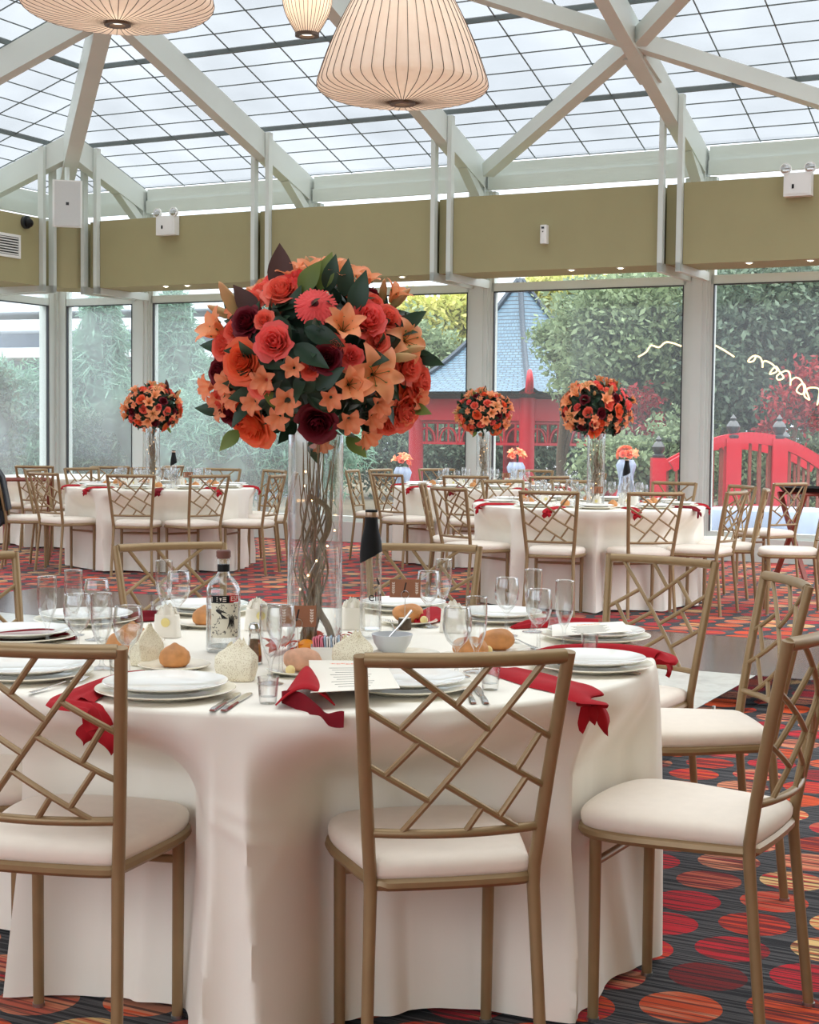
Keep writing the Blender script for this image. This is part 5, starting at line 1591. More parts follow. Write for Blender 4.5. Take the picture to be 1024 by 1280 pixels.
# bottles and cards on the far tables
for c, wv, px in ((TL, 'black-capped slim bottle on the left-window table', (217, 610)), (TR, 'black-capped slim bottle on the table before the red bridge', (783, 626))):
    q = at_h(px[0], px[1], Z1)
    s = dup(EL, (q.x, q.y, Z1), R(20), wv, 'slim black-capped bottles')
q = at_h(234, 607, Z1); dup(CARD, (TL[0] + .28, TL[1] - .2, Z1), 0, 'small brown number card beside the bottle, table by the left windows', 'number cards')
dup(CARD, (TR[0] + .05, TR[1] - .16, Z1), 0, 'small brown number card before the vase, table before the red bridge', 'number cards')
dup(CARD, (TM[0] + .22, TM[1] - .16, Z1), 0, 'small brown number card on the table before the pavilion', 'number cards')
# ------------------------------------------------------------------ flowers
def petal_grid(b, fn, nu=5, nv=6):
    b.grid(fn, nu, nv, tipfn=lambda u, v: v ** 1.5)
def rose_mesh(name, mats, seed, n=24, open_=1.0):
    rnd = random.Random(seed); b = MB()
    for i in range(n):
        t = i / (n - 1); a0 = i * 2.39996 + rnd.uniform(-.2, .2)
        r = .004 + .030 * t ** .75 * open_; zh = .036 - .010 * t + rnd.uniform(-.002, .002); wa = lerp(1.5, .85, t); curl = lerp(-.002, .014 * open_, t ** 2); z0 = -.006 * t
        def fn(u, v):
            q = (u - .5) * 2; a = a0 + q * wa * (0.55 + .45 * math.sin(PI * min(v * .75 + .1, 1)))
            rr = r * (math.sin(v * PI / 2) ** .55) + curl * v ** 4 + .0015 * math.sin(6 * q + i) * v ** 3
            z = z0 + zh * v * (1 - .16 * q * q) - curl * .5 * v ** 6
            return (rr * math.cos(a), rr * math.sin(a), z)
        petal_grid(b, fn, 8, 6)
    b.cur = 1; b.curtip = 0
    b.tube([(0, 0, -.03), (0, 0, 0)], [.003, .008], 8)
    return b.mesh(name, mats, True, 180)
def lily_mesh(name, mats, seed, L=.085, w=.023, open_=1.0, n=6, curlback=1.0, rnd_p=.85):
    rnd = random.Random(seed); b = MB()
    for i in range(n):
        a0 = 2 * PI * i / n + rnd.uniform(-.1, .1); ww = w * (1 if i % 2 else .82); tw = rnd.uniform(-.15, .15)
        def fn(u, v):
            q = (u - .5) * 2; th = lerp(.25, 1.35 * open_, v ** .9) + curlback * .5 * max(0, v - .6)
            rad = .004 + L * (v - .10 * v ** 2 * curlback) * math.sin(th * .92)
            z = L * v * math.cos(th * .95) + .012 * v - .018 * curlback * max(0, v - .7) ** 1.0
            wd = ww * math.sin(PI * (0.06 + .90 * v) ** rnd_p) + .0008
            tx = q * wd; z += .008 * q * q * math.sin(PI * v) + .0012 * math.sin(20 * v + 3 * q) * abs(q)
            a = a0 + tw * v
            return (rad * math.cos(a) - tx * math.sin(a), rad * math.sin(a) + tx * math.cos(a), z)
        petal_grid(b, fn, 6, 9)
    b.cur = 1; b.curtip = .5
    for i in range(6 if L > .06 else 0):
        a = 2 * PI * i / 6 + .4; e = (L * .32 * math.cos(a), L * .32 * math.sin(a), L * .52)
        b.tube([(0, 0, .005), (L * .12 * math.cos(a), L * .12 * math.sin(a), L * .3), e], .0009, 5)
        b.box(e, (.003, .003, .008))
    return b.mesh(name, mats, True, 180)
def gerbera_mesh(name, mats):
    b = MB()
    for ring_, (n, r0, r1, z) in enumerate(((34, .010, .052, .0), (30, .009, .046, .004), (24, .007, .034, .008), (20, .004, .022, .011))):
        for i in range(n):
            a = 2 * PI * (i + .5 * ring_) / n + random.uniform(-.04, .04); l = r1 * random.uniform(.93, 1.05)
            def fn(u, v):
                r = lerp(r0, l, v); wd = .0046 * math.sin(PI * (.1 + .82 * v)) ** .6; q = (u - .5) * 2
                return (r * math.cos(a) - q * wd * math.sin(a), r * math.sin(a) + q * wd * math.cos(a), z + .006 * v - .010 * v * v + .0012 * (1 - q * q))
            b.grid(fn, 2, 5, tipfn=lambda u, v: v)
    b.cur = 1
    b.lathe([(.010, .008), (.009, .014), (.005, .016), (0, .0155)], 20)
    return b.mesh(name, mats, True, 180)
def bud_mesh(name, mats, L=.07):
    b = MB(); b.lathe([(0, 0), (.005, .004), (.0105, L * .35), (.0095, L * .65), (.004, L * .92), (0, L)], 12, wave=lambda a, z: .10 * math.cos(3 * a)); 
    V = b.v[0]; b.tip[0] = V[:, 2] / L
    return b.mesh(name, mats, True, 180)
def leaf_geo(b, c, q, L, w, bend=.3, fold=.15):
    def fn(u, v):
        k = (u - .5) * 2; wd = w * math.sin(PI * (.03 + .97 * v) ** .8)
        return tuple(c + q @ Vector((k * wd, L * v, L * bend * v * v + fold * wd * abs(k) + .0)))
    b.grid(fn, 4, 7, tipfn=lambda u, v: v)
def leaf_mesh(name, mats, L=.09, w=.022, bend=-.25):
    b = MB(); leaf_geo(b, Vector((0, 0, 0)), Matrix.Identity(3), L, w, bend); return b.mesh(name, mats, True, 180)
FM = {
    'rose_coral': [rose_mesh('rose', [M['petal_coral'], M['leaf_dark']], s) for s in (1, 2)],
    'rose_orange': [rose_mesh('rose', [M['petal_orange'], M['leaf_dark']], s, 30, 1.15) for s in (3, 4)],
    'rose_dark': [rose_mesh('rose', [M['petal_dark'], M['leaf_dark']], s) for s in (5, 6)],
    'rose_pink': [rose_mesh('rose', [M['petal_pink'], M['leaf_dark']], s, 18, .75) for s in (7, 8)],
    'lily': [lily_mesh('lily', [M['petal_lily'], M['leaf_light']], s) for s in (1, 2, 3)],
    'lily_half': [lily_mesh('lily', [M['petal_lily'], M['leaf_light']], s, .08, .023, .55, 6, .5) for s in (4, 5)],
    'alst': [lily_mesh('alstroemeria', [M['petal_alst'], M['leaf_light']], s, .042, .0125, .70, 6, .5, 1.15) for s in (6, 7, 8)],
    'gerbera': [gerbera_mesh('gerbera', [M['petal_gerbera'], M['petal_dark']])],
    'bud': [bud_mesh('lily_bud', [M['lily_bud']])],
    'leaf_dark': [leaf_mesh('leaf', [M['leaf_dark']], .10, .024)],
    'leaf_light': [leaf_mesh('leaf', [M['leaf_light']], .08, .022)],
    'leaf_brown': [leaf_mesh('leaf', [M['leaf_brown']], .13, .034, -.08)],
}
PN = {'rose_coral': 'rose', 'rose_orange': 'rose', 'rose_dark': 'burgundy_rose', 'rose_pink': 'rose', 'lily': 'lily', 'lily_half': 'lily', 'alst': 'alstroemeria', 'gerbera': 'gerbera', 'bud': 'lily_bud', 'leaf_dark': 'leaf', 'leaf_light': 'leaf', 'leaf_brown': 'brown_leaf'}
FW = {'rose_coral': .078, 'rose_orange': .092, 'rose_dark': .078, 'rose_pink': .056, 'lily': .15, 'lily_half': .10, 'alst': .066, 'gerbera': .105, 'bud': .07, 'leaf_dark': .10, 'leaf_light': .08, 'leaf_brown': .13}
def aim(d, roll=0.0):
    return Vector(d).to_track_quat('Z', 'Y').to_matrix().to_4x4() @ Matrix.Rotation(roll, 4, 'Z')
VTOP = 0.555
def mk_vase():
    t = thing('vase', 'tall clear cylinder vase on the front table holding curly twigs under the large bouquet', 'vase', VP, 0, 'tall cylinder vases')
    b = MB(); b.lathe([(0, .012), (.066, .012), (.0668, .016), (.0668, VTOP), (.0695, VTOP), (.0695, .002), (.068, 0), (0, 0)], 56); b.build('glass_cylinder', M['vase_glass'], t, angle=50)
    return t
def mk_twigs():
    t = thing('twig_bundle', 'bundle of brown curly willow twigs inside the large vase', 'twigs', VP, 0, 'curly twig bundles')
    rnd = random.Random(21)
    def clampr(p, m=.062):
        r = math.hypot(p.x, p.y)
        return Vector((p.x * m / r, p.y * m / r, p.z)) if r > m else p
    def twig(p0, p1, r0, r1, wob, n=22, lean=0):
        fx, fy, px_, py_ = rnd.uniform(6, 13), rnd.uniform(6, 13), rnd.uniform(0, 6.3), rnd.uniform(0, 6.3)
        P = []
        for i in range(n + 1):
            s = i / n; p = Vector(p0).lerp(Vector(p1), s)
            p += Vector((math.sin(fx * s + px_), math.sin(fy * s + py_), 0)) * wob * math.sin(PI * min(1, s * 1.1 + .08))
            P.append(clampr(p))
        return P, [lerp(r0, r1, i / n) for i in range(n + 1)]
    # two thick stems: one leans from the right foot to the middle, curling at half height
    for P, rs in ((curve3([(.050, -.01, .018), (.035, -.01, .07), (.008, 0, .12), (.004, .005, .20), (.012, .0, .27), (.034, -.005, .32), (.030, 0, .37), (-.012, .0, .40), (-.018, 0, .405)], 5), None),
                  (twig((-.012, 0, .016), (-.002, .01, .36), .009, .006, .012))):
        if rs is None: rs = [lerp(.0095, .006, i / (len(P) - 1)) for i in range(len(P))]
        b = MB(); b.tube(P, rs, 8); b.build('stem', M['twig'], t)
    for k in range(22):
        a = rnd.uniform(0, 6.28); rr = rnd.uniform(.0, .03); c = rnd.uniform(-.03, .03)
        a2 = rnd.uniform(0, 6.28); r2 = rnd.uniform(.02, .062)
        P, rs = twig((rr * math.cos(a) - .012, rr * math.sin(a), .016), (r2 * math.cos(a2) * 1.0, r2 * math.sin(a2), rnd.uniform(.42, .56)), rnd.uniform(.0022, .0042), .0011, .022, 26)
        b = MB(); b.tube(P, rs, 6); b.build('twig', M['twig'], t)
    return t
def mk_fairy():
    t = thing('fairy_lights', 'thin wire of tiny warm fairy lights wound through the twigs of the large vase', 'string lights', VP, 0, 'fairy light wires')
    rnd = random.Random(31); P = []
    for i in range(60):
        s = i / 59; a = s * 9.5 + .4; r = .040 + .014 * math.sin(11 * s)
        P.append(Vector((r * math.cos(a), r * math.sin(a), .03 + .44 * s)))
    b = MB(); b.tube(P, .0007, 5); b.build('wire', M['steel'], t)
    for i in range(3, 60, 5):
        b = MB(); b.ball(P[i], .0026, 8, 6); b.build('light_bulb', M['fairy'], t)
    return t
VASE, TWIGS, FAIRY = mk_vase(), mk_twigs(), mk_fairy()

BC = at_y(391, 449, VP.y); BC = Vector((VP.x, VP.y, BC.z))
RX, RZ, RY = .245, .196, .255
PX = F / VP.y
def surf(px, py):
    c2 = Vector((391, 450)); dx, dz = (px - c2.x) / (RX * PX), (c2.y - py) / (RZ * PX)
    m = dx * dx + dz * dz
    if m > 1: k = 1 / math.sqrt(m); return Vector((dx * k, -.02, dz * k)), math.sqrt(m)
    return Vector((dx, -math.sqrt(1 - m), dz)), 1
def mk_bouquet():
    t = thing('flower_bouquet', 'large dome bouquet of orange lilies, coral and burgundy roses on the tall vase', 'bouquet', BC, 0, 'orange dome bouquets')
    rnd = random.Random(17)
    def add(kind, d, size=None, dirv=None, out=1.0, roll=None, v=None):
        me = rnd.choice(FM[kind]) if v is None else FM[kind][v % len(FM[kind])]
        s = (size or FW[kind]) / FW[kind]
        pos = Vector((d[0] * RX, d[1] * RY, d[2] * RZ)) * out
        n = Vector((d[0] / RX, d[1] / RY, d[2] / RZ)).normalized()
        dv = dirv if dirv is not None else n
        Mx = Matrix.Translation(pos) @ aim(dv, rnd.uniform(0, 6.28) if roll is None else roll) @ Matrix.Scale(s, 4)
        o = link_mesh(PN[kind], me, t, M=Mx)
        return o
    px2m = 1 / PX
    front = [  # kind, x, y, width px
        ('rose_coral', 352, 372, 40), ('rose_coral', 324, 370, 32), ('rose_coral', 312, 386, 34), ('rose_pink', 338, 358, 28), ('rose_coral', 333, 408, 22), ('rose_orange', 309, 458, 48), ('rose_orange', 312, 531, 60), ('rose_pink', 350, 437, 38),
        ('rose_pink', 457, 408, 38), ('rose_coral', 482, 402, 30), ('rose_coral', 464, 384, 26), ('rose_coral', 391, 468, 22), ('rose_coral', 420, 440, 24), ('rose_orange', 484, 523, 38), ('rose_coral', 505, 462, 38), ('rose_orange', 508, 482, 34), ('rose_coral', 512, 520, 44), ('rose_coral', 500, 540, 32),
        ('rose_coral', 284, 438, 36), ('rose_orange', 292, 500, 34), ('rose_coral', 520, 478, 38), ('rose_orange', 524, 506, 34), ('rose_coral', 470, 432, 28), ('rose_pink', 372, 364, 34), ('rose_coral', 268, 506, 30), ('rose_coral', 330, 488, 26), ('rose_pink', 440, 452, 24), ('rose_coral', 296, 420, 28), ('alst', 398, 548, 30), ('alst', 322, 505, 28), ('rose_dark', 312, 411, 36), ('rose_dark', 411, 455, 34), ('rose_dark', 397, 529, 44), ('rose_dark', 276, 470, 36), ('rose_dark', 262, 528, 36),
        ('gerbera', 395, 391, 52), ('lily', 464, 472, 74), ('lily_half', 428, 424, 44), ('lily_half', 281, 425, 46), ('lily', 500, 430, 58), ('lily_half', 424, 366, 44), ('lily_half', 446, 366, 40), ('lily_half', 404, 352, 44), ('lily_half', 384, 358, 40), ('lily_half', 364, 360, 36), ('lily_half', 436, 485, 40), ('lily_half', 484, 378, 36),
        ('alst', 338, 480, 32), ('alst', 364, 503, 34), ('alst', 352, 522, 30), ('alst', 415, 500, 28), ('alst', 289, 482, 30), ('alst', 278, 507, 36), ('alst', 262, 486, 32), ('alst', 435, 524, 32), ('alst', 452, 540, 34), ('alst', 462, 520, 30), ('alst', 372, 466, 26), ('alst', 470, 505, 30), ('alst', 298, 398, 26), ('alst', 522, 500, 30), ('alst', 296, 500, 28), ('alst', 430, 350, 26), ('alst', 524, 530, 28),
    ]
    for kind, x, y, wpx in front:
        d, m = surf(x, y)
        add(kind, d, wpx * px2m * (1.08 if 'rose' in kind else 1.0), out=(1.0 if m == 1 else min(m, 1.12)) * (.96 if kind.startswith('rose') else .98),
            dirv=(Vector((d.x, d.y, d.z)).normalized() * .7 + Vector((0, -.5, .12))).normalized() if kind not in ('lily_half',) else (d + Vector((0, -.25, .35))).normalized())
    for x, y, dv, s in [(300, 404, (-.45, -.3, .8), 46), (284, 398, (-.9, -.2, .4), 34), (496, 378, (.6, -.2, .6), 34), (484, 452, (.9, -.4, .05), 34), (497, 441, (.9, -.3, .1), 30), (384, 336, (-.25, -.1, 1), 30), (412, 333, (.35, 0, .9), 28), (478, 376, (.1, -.2, 1), 28)]:
        d, m = surf(x, y); add('bud', d, s * px2m * 1.15, dirv=Vector(dv).normalized(), out=.97)
    def lf(kind, x, y, up, L, face=(0, -1, .2), out=1.0):
        d, m = surf(x, y); u = Vector(up).normalized(); f = Vector(face); f = (f - u * f.dot(u)).normalized(); s_ = u.cross(f)
        Mx = Matrix.Translation(Vector((d.x * RX, d.y * RY, d.z * RZ)) * out * (m if m > 1 else 1)) @ Matrix((( s_.x, u.x, f.x, 0), (s_.y, u.y, f.y, 0), (s_.z, u.z, f.z, 0), (0, 0, 0, 1))) @ Matrix.Scale(L * px2m / FW[kind], 4)
        link_mesh(PN[kind], rnd.choice(FM[kind]), t, M=Mx)
    lf('leaf_brown', 348, 368, (-.05, 0, 1), 62, out=.93); lf('leaf_brown', 318, 400, (-.6, -.1, .8), 50, out=.9)
    lf('leaf_dark', 494, 415, (1, -.1, .75), 40); lf('leaf_dark', 515, 445, (.8, -.2, -.2), 36); lf('leaf_light', 376, 374, (.5, -.3, .8), 44); lf('leaf_light', 398, 370, (.3, -.4, .9), 46)
    lf('leaf_dark', 408, 372, (.2, -.4, .9), 44); lf('leaf_dark', 440, 400, (.25, -.3, .9), 52); lf('leaf_dark', 372, 440, (.7, -.4, -.4), 50); lf('leaf_dark', 385, 420, (.9, -.3, -.35), 50); lf('leaf_dark', 428, 378, (.1, -.4, .9), 44)
    lf('leaf_dark', 276, 516, (-1, -.2, .15), 36); lf('leaf_light', 295, 540, (-.6, -.3, -.6), 34); lf('leaf_light', 356, 510, (-.6, -.4, .5), 30); lf('leaf_light', 430, 545, (.6, -.3, -.6), 36); lf('leaf_light', 492, 505, (.9, -.4, -.2), 34); lf('leaf_light', 510, 508, (.7, -.5, -.2), 28)
    lf('leaf_dark', 330, 455, (.8, -.5, -.2), 40); lf('leaf_dark', 345, 500, (.9, -.4, .2), 40); lf('leaf_dark', 420, 515, (-.7, -.4, .5), 44); lf('leaf_dark', 455, 505, (-.5, -.5, .5), 40); lf('leaf_dark', 398, 490, (.6, -.5, .5), 44); lf('leaf_dark', 350, 405, (.4, -.5, -.8), 44); lf('leaf_dark', 385, 548, (.3, -.2, -1), 34)
    # back and top of the dome
    kinds = ['rose_coral', 'rose_orange', 'rose_coral', 'rose_dark', 'lily', 'lily_half', 'alst', 'alst', 'alst', 'rose_pink', 'lily_half']
    k = 0
    for i in range(90):
        z = 1 - 2 * (i + .5) / 90; a = i * 2.39996; rr = math.sqrt(1 - z * z)
        d = Vector((rr * math.cos(a), rr * math.sin(a), z))
        if d.y < .05 or z < -.75: continue
        add(kinds[k % len(kinds)], d, None, out=.95); k += 1
    # dense foliage between the blooms
    b = MB()
    for i in range(330):
        z = 1 - 2 * (i + .5) / 330; a = i * 2.39996 + .3; rr = math.sqrt(1 - z * z); d = Vector((rr * math.cos(a), rr * math.sin(a), z))
        if z < -.92: continue
        c = Vector((d.x * RX, d.y * RY, d.z * RZ)) * rnd.uniform(.72, .90); q = (aim(d, rnd.uniform(0, 6.28)) @ Matrix.Rotation(R(rnd.uniform(20, 75)), 4, 'X')).to_3x3()
        leaf_geo(b, c, q, rnd.uniform(.06, .095), rnd.uniform(.014, .024), -.2)
    def core(u, v):
        a = 2 * PI * u; e = PI * v - PI / 2
        return (.74 * RX * math.cos(e) * math.cos(a), .74 * RY * math.cos(e) * math.sin(a), .74 * RZ * math.sin(e))
    b.grid(core, 28, 16, tipfn=lambda u, v: 0.0, closed_u=True)
    b.build('foliage', M['leaf_dark'], t, angle=180)
    return t
BOUQ = mk_bouquet()
for c, wv, dz, rz, sc in ((Vector((at_y(191, 590, TL[1]).x, TL[1], 0)), 'the left-window table', 0, 140, .93), (Vector((at_y(604, 580, TM[1]).x, TM[1], 0)), 'the pavilion table', 0, 215, .93), (Vector((at_y(745, 590, TR[1]).x, TR[1], 0)), 'the right-hand table before the bridge', 0, 75, .93)):
    base = Vector((c.x, c.y, Z1))
    for src, lab, g_ in ((VASE, 'tall clear cylinder vase holding twigs on ' + wv, 'tall cylinder vases'), (TWIGS, 'curly willow twigs inside the vase on ' + wv, 'curly twig bundles'), (FAIRY, 'tiny fairy lights among the twigs on ' + wv, 'fairy light wires')):
        dup(src, base, R(rz), lab, g_)
    o = dup(BOUQ, base + Vector((0, 0, BC.z - Z1)), R(rz), 'smaller-looking orange dome bouquet on the vase of ' + wv, 'orange dome bouquets')
    o.scale = (1.02, 1.02, 1.02)
# ------------------------------------------------------------------ garden beyond the glass
def leaf_cloud(name, blobs, n, size, mat, seed, elong=1.8, droop=0.0, parent=None):
    n = int(n * 3.6); size *= .46
    if elong > 2: n = int(n * 1.5); elong *= 1.3; size *= .9
    """thousands of little leaf blades spread over the shells of several ellipsoids"""
    rg = np.random.default_rng(seed)
    w_ = np.array([b[3] * b[4] for b in blobs], dtype=float); w_ /= w_.sum()
    idx = rg.choice(len(blobs), n, p=w_)
    B = np.array(blobs, dtype=float)[idx]
    d = rg.normal(size=(n, 3)); d /= np.linalg.norm(d, axis=1, keepdims=True)
    rad = np.where(rg.uniform(0, 1, (n, 1)) < .22, rg.uniform(.95, 1.55, (n, 1)), rg.uniform(.4, 1.05, (n, 1))) * (1 + .12 * np.sin(7 * d[:, :1] + 5 * d[:, 2:3] + idx[:, None]))
    C = B[:, :3] + d * rad * B[:, [3, 3, 4]]
    u = rg.normal(size=(n, 3)) + d * .8 + np.array([0, 0, -droop]); u /= np.linalg.norm(u, axis=1, keepdims=True)
    v = np.cross(u, rg.normal(size=(n, 3))); v /= np.linalg.norm(v, axis=1, keepdims=True)
    s = size * rg.uniform(.6, 1.4, (n, 1)); L = u * s * elong; S = v * s * (.42 if elong < 2 else .2)
    P = np.stack([C - L * .5, C + S, C + L * .5, C - S], 1).reshape(-1, 3)
    Q = np.arange(4 * n).reshape(-1, 4)
    tip = np.repeat(rg.uniform(0, 1, n), 4)
    me = fastmesh(name, P, Q, M[mat], tip)
    return link_mesh(name, me, parent)
def tree(name, label, x, y, h, blobs, n, size, mat, seed, trunk=.12, cat='tree', group=None, elong=1.8, droop=0, zg=-.4, limbs=5):
    t = thing(name, label, cat, (x, y, zg), 0, group)
    rnd = random.Random(seed)
    if trunk:
        b = MB(); b.tube([(0, 0, 0), (rnd.uniform(-.1, .1), 0, h * .35), (rnd.uniform(-.2, .2), 0, h * .75)], [trunk, trunk * .8, trunk * .3], 8); b.build('trunk', M['bark'], t)
        for k in range(limbs):
            bl = blobs[rnd.randrange(len(blobs))]
            b = MB(); z0 = h * rnd.uniform(.25, .5); b.tube([(0, 0, z0), (bl[0] * .5, bl[1] * .5, (z0 + bl[2]) / 2 + .1), (bl[0], bl[1], bl[2])], [trunk * .4, trunk * .25, trunk * .1], 6); b.build('branch', M['bark'], t)
    leaf_cloud('foliage', blobs, n, size, mat, seed, elong, droop, t)
    return t
def px_at(px, Y): return at_y(px, 500, Y).x

# pavilion with a concave blue tiled roof
PY = 33.0; pxm = PY / F
pc = Vector((px_at(648, PY), PY, -.4))
pv = thing('garden_pavilion', 'red garden pavilion with a curved blue-grey tiled roof beyond the glass', 'pavilion', pc, 0)
NS = 6; A0 = -PI / 2
eave_z = at_y(640, 489, PY - 2.9).z + .4; apex_z = at_y(655, 352, PY).z + .4
RE = 3.05
def hexr(a):    # polygon radius factor
    k = (a - A0) % (2 * PI / NS) - PI / NS
    return math.cos(PI / NS) / math.cos(k)
b = MB()
nU, nV = 96, 16
V = []; UV = []
for j in range(nV + 1):
    s = j / nV
    for i in range(nU + 1):
        a = A0 + 2 * PI * i / nU
        r = RE * (1 - s) * hexr(a) + .05
        z = eave_z + (apex_z - eave_z) * (0.32 * s + .68 * s ** 1.9) + .12 * (1 - s) ** 6 * (1 if abs(((a - A0) % (2 * PI / NS)) - 0) < .05 else 0)
        V.append((r * math.cos(a), r * math.sin(a), z)); UV.append((i / nU * 6 * .75, s * 1.1))
Fc = []
for j in range(nV):
    for i in range(nU): Fc.append((j * (nU + 1) + i, j * (nU + 1) + i + 1, (j + 1) * (nU + 1) + i + 1, (j + 1) * (nU + 1) + i))
b.add(V, Fc)
rf = b.build('tiled_roof', M['tiles'], pv, angle=25)
ul = rf.data.uv_layers.new(name='UVMap')
for lp in rf.data.loops: ul.data[lp.index].uv = UV[lp.vertex_index]
for k in range(NS):
    a = A0 + 2 * PI * k / NS
    P = []
    for j in range(nV + 1):
        s = j / nV; P.append((((RE * (1 - s)) + .05) * math.cos(a), ((RE * (1 - s)) + .05) * math.sin(a), eave_z + (apex_z - eave_z) * (0.32 * s + .68 * s ** 1.9) + .04))
    b = MB(); b.tube(P, .06, 6); b.build('hip_ridge', M['tiles'], pv)
    b = MB(); r = RE + .02; b.tube(curve3([(r * .97 * math.cos(a), r * .97 * math.sin(a), eave_z), (r * 1.02 * math.cos(a), r * 1.02 * math.sin(a), eave_z + .2), (r * 1.0 * math.cos(a), r * 1.0 * math.sin(a), eave_z + .42)], 4), [.09, .09, .085, .08, .075, .07, .06, .05, .03], 8); b.build('finial', M['red_paint'], pv)
    rp = 2.55
    p0 = Vector((rp * math.cos(a), rp * math.sin(a), 0)); a1 = a + 2 * PI / NS; p1 = Vector((rp * math.cos(a1), rp * math.sin(a1), 0))
    b = MB(); b.tube([p0, p0 + Vector((0, 0, eave_z))], .16, 12); b.build('post', M['red_paint'], pv)
    b = MB(); b.beam(p0 + Vector((0, 0, eave_z - .36)), p1 + Vector((0, 0, eave_z - .36)), .16, .44); b.build('fascia_beam', M['red_paint'], pv, smooth=False)
    b = MB()
    zt, zb = eave_z - .62, eave_z - 1.05
    for z in (zt, zb): b.beam(p0 + Vector((0, 0, z)), p1 + Vector((0, 0, z)), .05, .05)
    for i in range(1, 10): 
        q = p0.lerp(p1, i / 10); b.beam(q + Vector((0, 0, zb)), q + Vector((0, 0, zt)), .04, .04, up=(1, 0, 0))
    for i in range(5):
        q = p0.lerp(p1, (i + .5) / 5); e = (p1 - p0).normalized()
        b.tube([q + e * .2 * math.cos(k_) + Vector((0, 0, zb + .02 + .3 * math.sin(k_))) for k_ in np.linspace(0, PI, 9)], .022, 5)
    b.build('fretwork', M['red_paint'], pv, smooth=False)
b = MB(); b.prism([(2.9 * math.cos(A0 + 2 * PI * k / 6), 2.9 * math.sin(A0 + 2 * PI * k / 6)) for k in range(6)], 0, .12); b.build('plinth', M['dark_timber'], pv, smooth=False)
b = MB(); b.prism([(2.75 * math.cos(A0 + 2 * PI * k / 6), 2.75 * math.sin(A0 + 2 * PI * k / 6)) for k in range(6)], eave_z - .12, eave_z - .04); b.build('soffit', M['dark_timber'], pv, smooth=False)

# flower posies with tulle in the garden
def posy(px, py, Y, label, seed, s=1.0):
    c = at_y(px, py, Y)
    t = thing('tulle_posy', label, 'flower posy', (c.x, c.y, -.4), 0, 'flower stands with white tulle outside the glass')
    rnd = random.Random(seed); z0 = c.z + .4
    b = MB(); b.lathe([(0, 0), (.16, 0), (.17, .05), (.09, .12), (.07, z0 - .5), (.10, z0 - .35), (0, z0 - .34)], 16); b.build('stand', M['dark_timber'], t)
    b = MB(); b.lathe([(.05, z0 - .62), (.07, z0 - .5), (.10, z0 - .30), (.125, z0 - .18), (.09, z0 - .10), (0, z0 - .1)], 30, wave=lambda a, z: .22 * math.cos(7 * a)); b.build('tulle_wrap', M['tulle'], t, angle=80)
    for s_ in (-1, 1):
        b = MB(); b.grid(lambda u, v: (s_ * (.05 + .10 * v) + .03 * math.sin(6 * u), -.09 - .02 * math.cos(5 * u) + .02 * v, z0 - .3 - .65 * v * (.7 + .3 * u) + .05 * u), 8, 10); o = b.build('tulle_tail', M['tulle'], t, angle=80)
    for k in range(16):
        a, e = rnd.uniform(0, 6.28), rnd.uniform(.05, 1.5); d = Vector((math.cos(a) * math.cos(e), math.sin(a) * math.cos(e), math.sin(e)))
        kind = rnd.choice(['rose_orange', 'lily_half', 'rose_coral', 'alst'])
        link_mesh(PN[kind], rnd.choice(FM[kind]), t, M=Matrix.Translation(Vector((0, 0, z0 - .05)) + d * .11 * s) @ aim(d, rnd.uniform(0, 6)) @ Matrix.Scale(1.35 * s, 4))
    return t
posy(503, 576, 24, 'orange posy with white tulle outside, just right of the large bouquet', 1, .9)
posy(645, 570, 24, 'orange posy with white tulle outside, between the two small bouquets on the right', 2, .9)
posy(783, 566, 22, 'orange posy with white tulle outside, left of the red bridge post', 3)

# red arched bridge
BY = 21.0
br = thing('garden_bridge', 'red arched garden bridge with dark urn finials outside the right window', 'bridge', (px_at(925, BY), BY, -.4))
ox = br.location.x
def bx(px): return px_at(px, BY) - ox
def bz(py, px=930): return at_y(px, py, BY).z + .4
def bridge_side(y, posts, rail, shade):
    for px, top in posts:
        b = MB(); b.box((bx(px), y, top / 2), (.20, .20, top)); o = b.build('post', M['red_paint'], br, smooth=False)
        b = MB(); b.lathe([(.08, top), (.09, top + .015), (.09, top + .04), (.05, top + .06), (.085, top + .11), (.095, top + .16), (.06, top + .22), (.035, top + .24), (.045, top + .27), (.02, top + .30), (0, top + .33)], 14, (bx(px), y, 0)); b.build('finial', M['grey_plastic'], o)
    P = curve3([(bx(x), y, z) for x, z in rail], 6)
    b = MB()
    for a, c in zip(P, P[1:]): b.beam(a, c, .12, .15)
    b.build('handrail', M['red_paint'], br, smooth=False)
    b = MB()
    for a, c in zip(P, P[1:]): b.beam(a + Vector((0, 0, -.95)), c + Vector((0, 0, -.95)), .10, .12)
    b.build('lower_rail', M['red_paint'], br, smooth=False)
    x0, x1 = P[0].x, P[-1].x; n = int((x1 - x0) / .13)
    for i in range(1, n):
        x = lerp(x0, x1, i / n)
        for a, c in zip(P, P[1:]):
            if a.x <= x <= c.x:
                z = lerp(a.z, c.z, (x - a.x) / (c.x - a.x + 1e-9)); b = MB(); b.box((x, y, z - .5), (.035, .035, .95)); b.build('baluster', M['brown_timber'], br, smooth=False)
z55, z60 = bz(553), bz(590)
bridge_side(-.6, [(906, bz(548)), (962, bz(548))], [(832, bz(583)), (868, bz(562)), (895, bz(551)), (930, bz(547)), (962, bz(552)), (995, bz(566)), (1030, bz(592)), (1070, bz(640))], 0)
bridge_side(.9, [(838, bz(575)), (1000, bz(560))], [(838, bz(590)), (900, bz(560)), (950, bz(556)), (1000, bz(566)), (1040, bz(585))], 0)
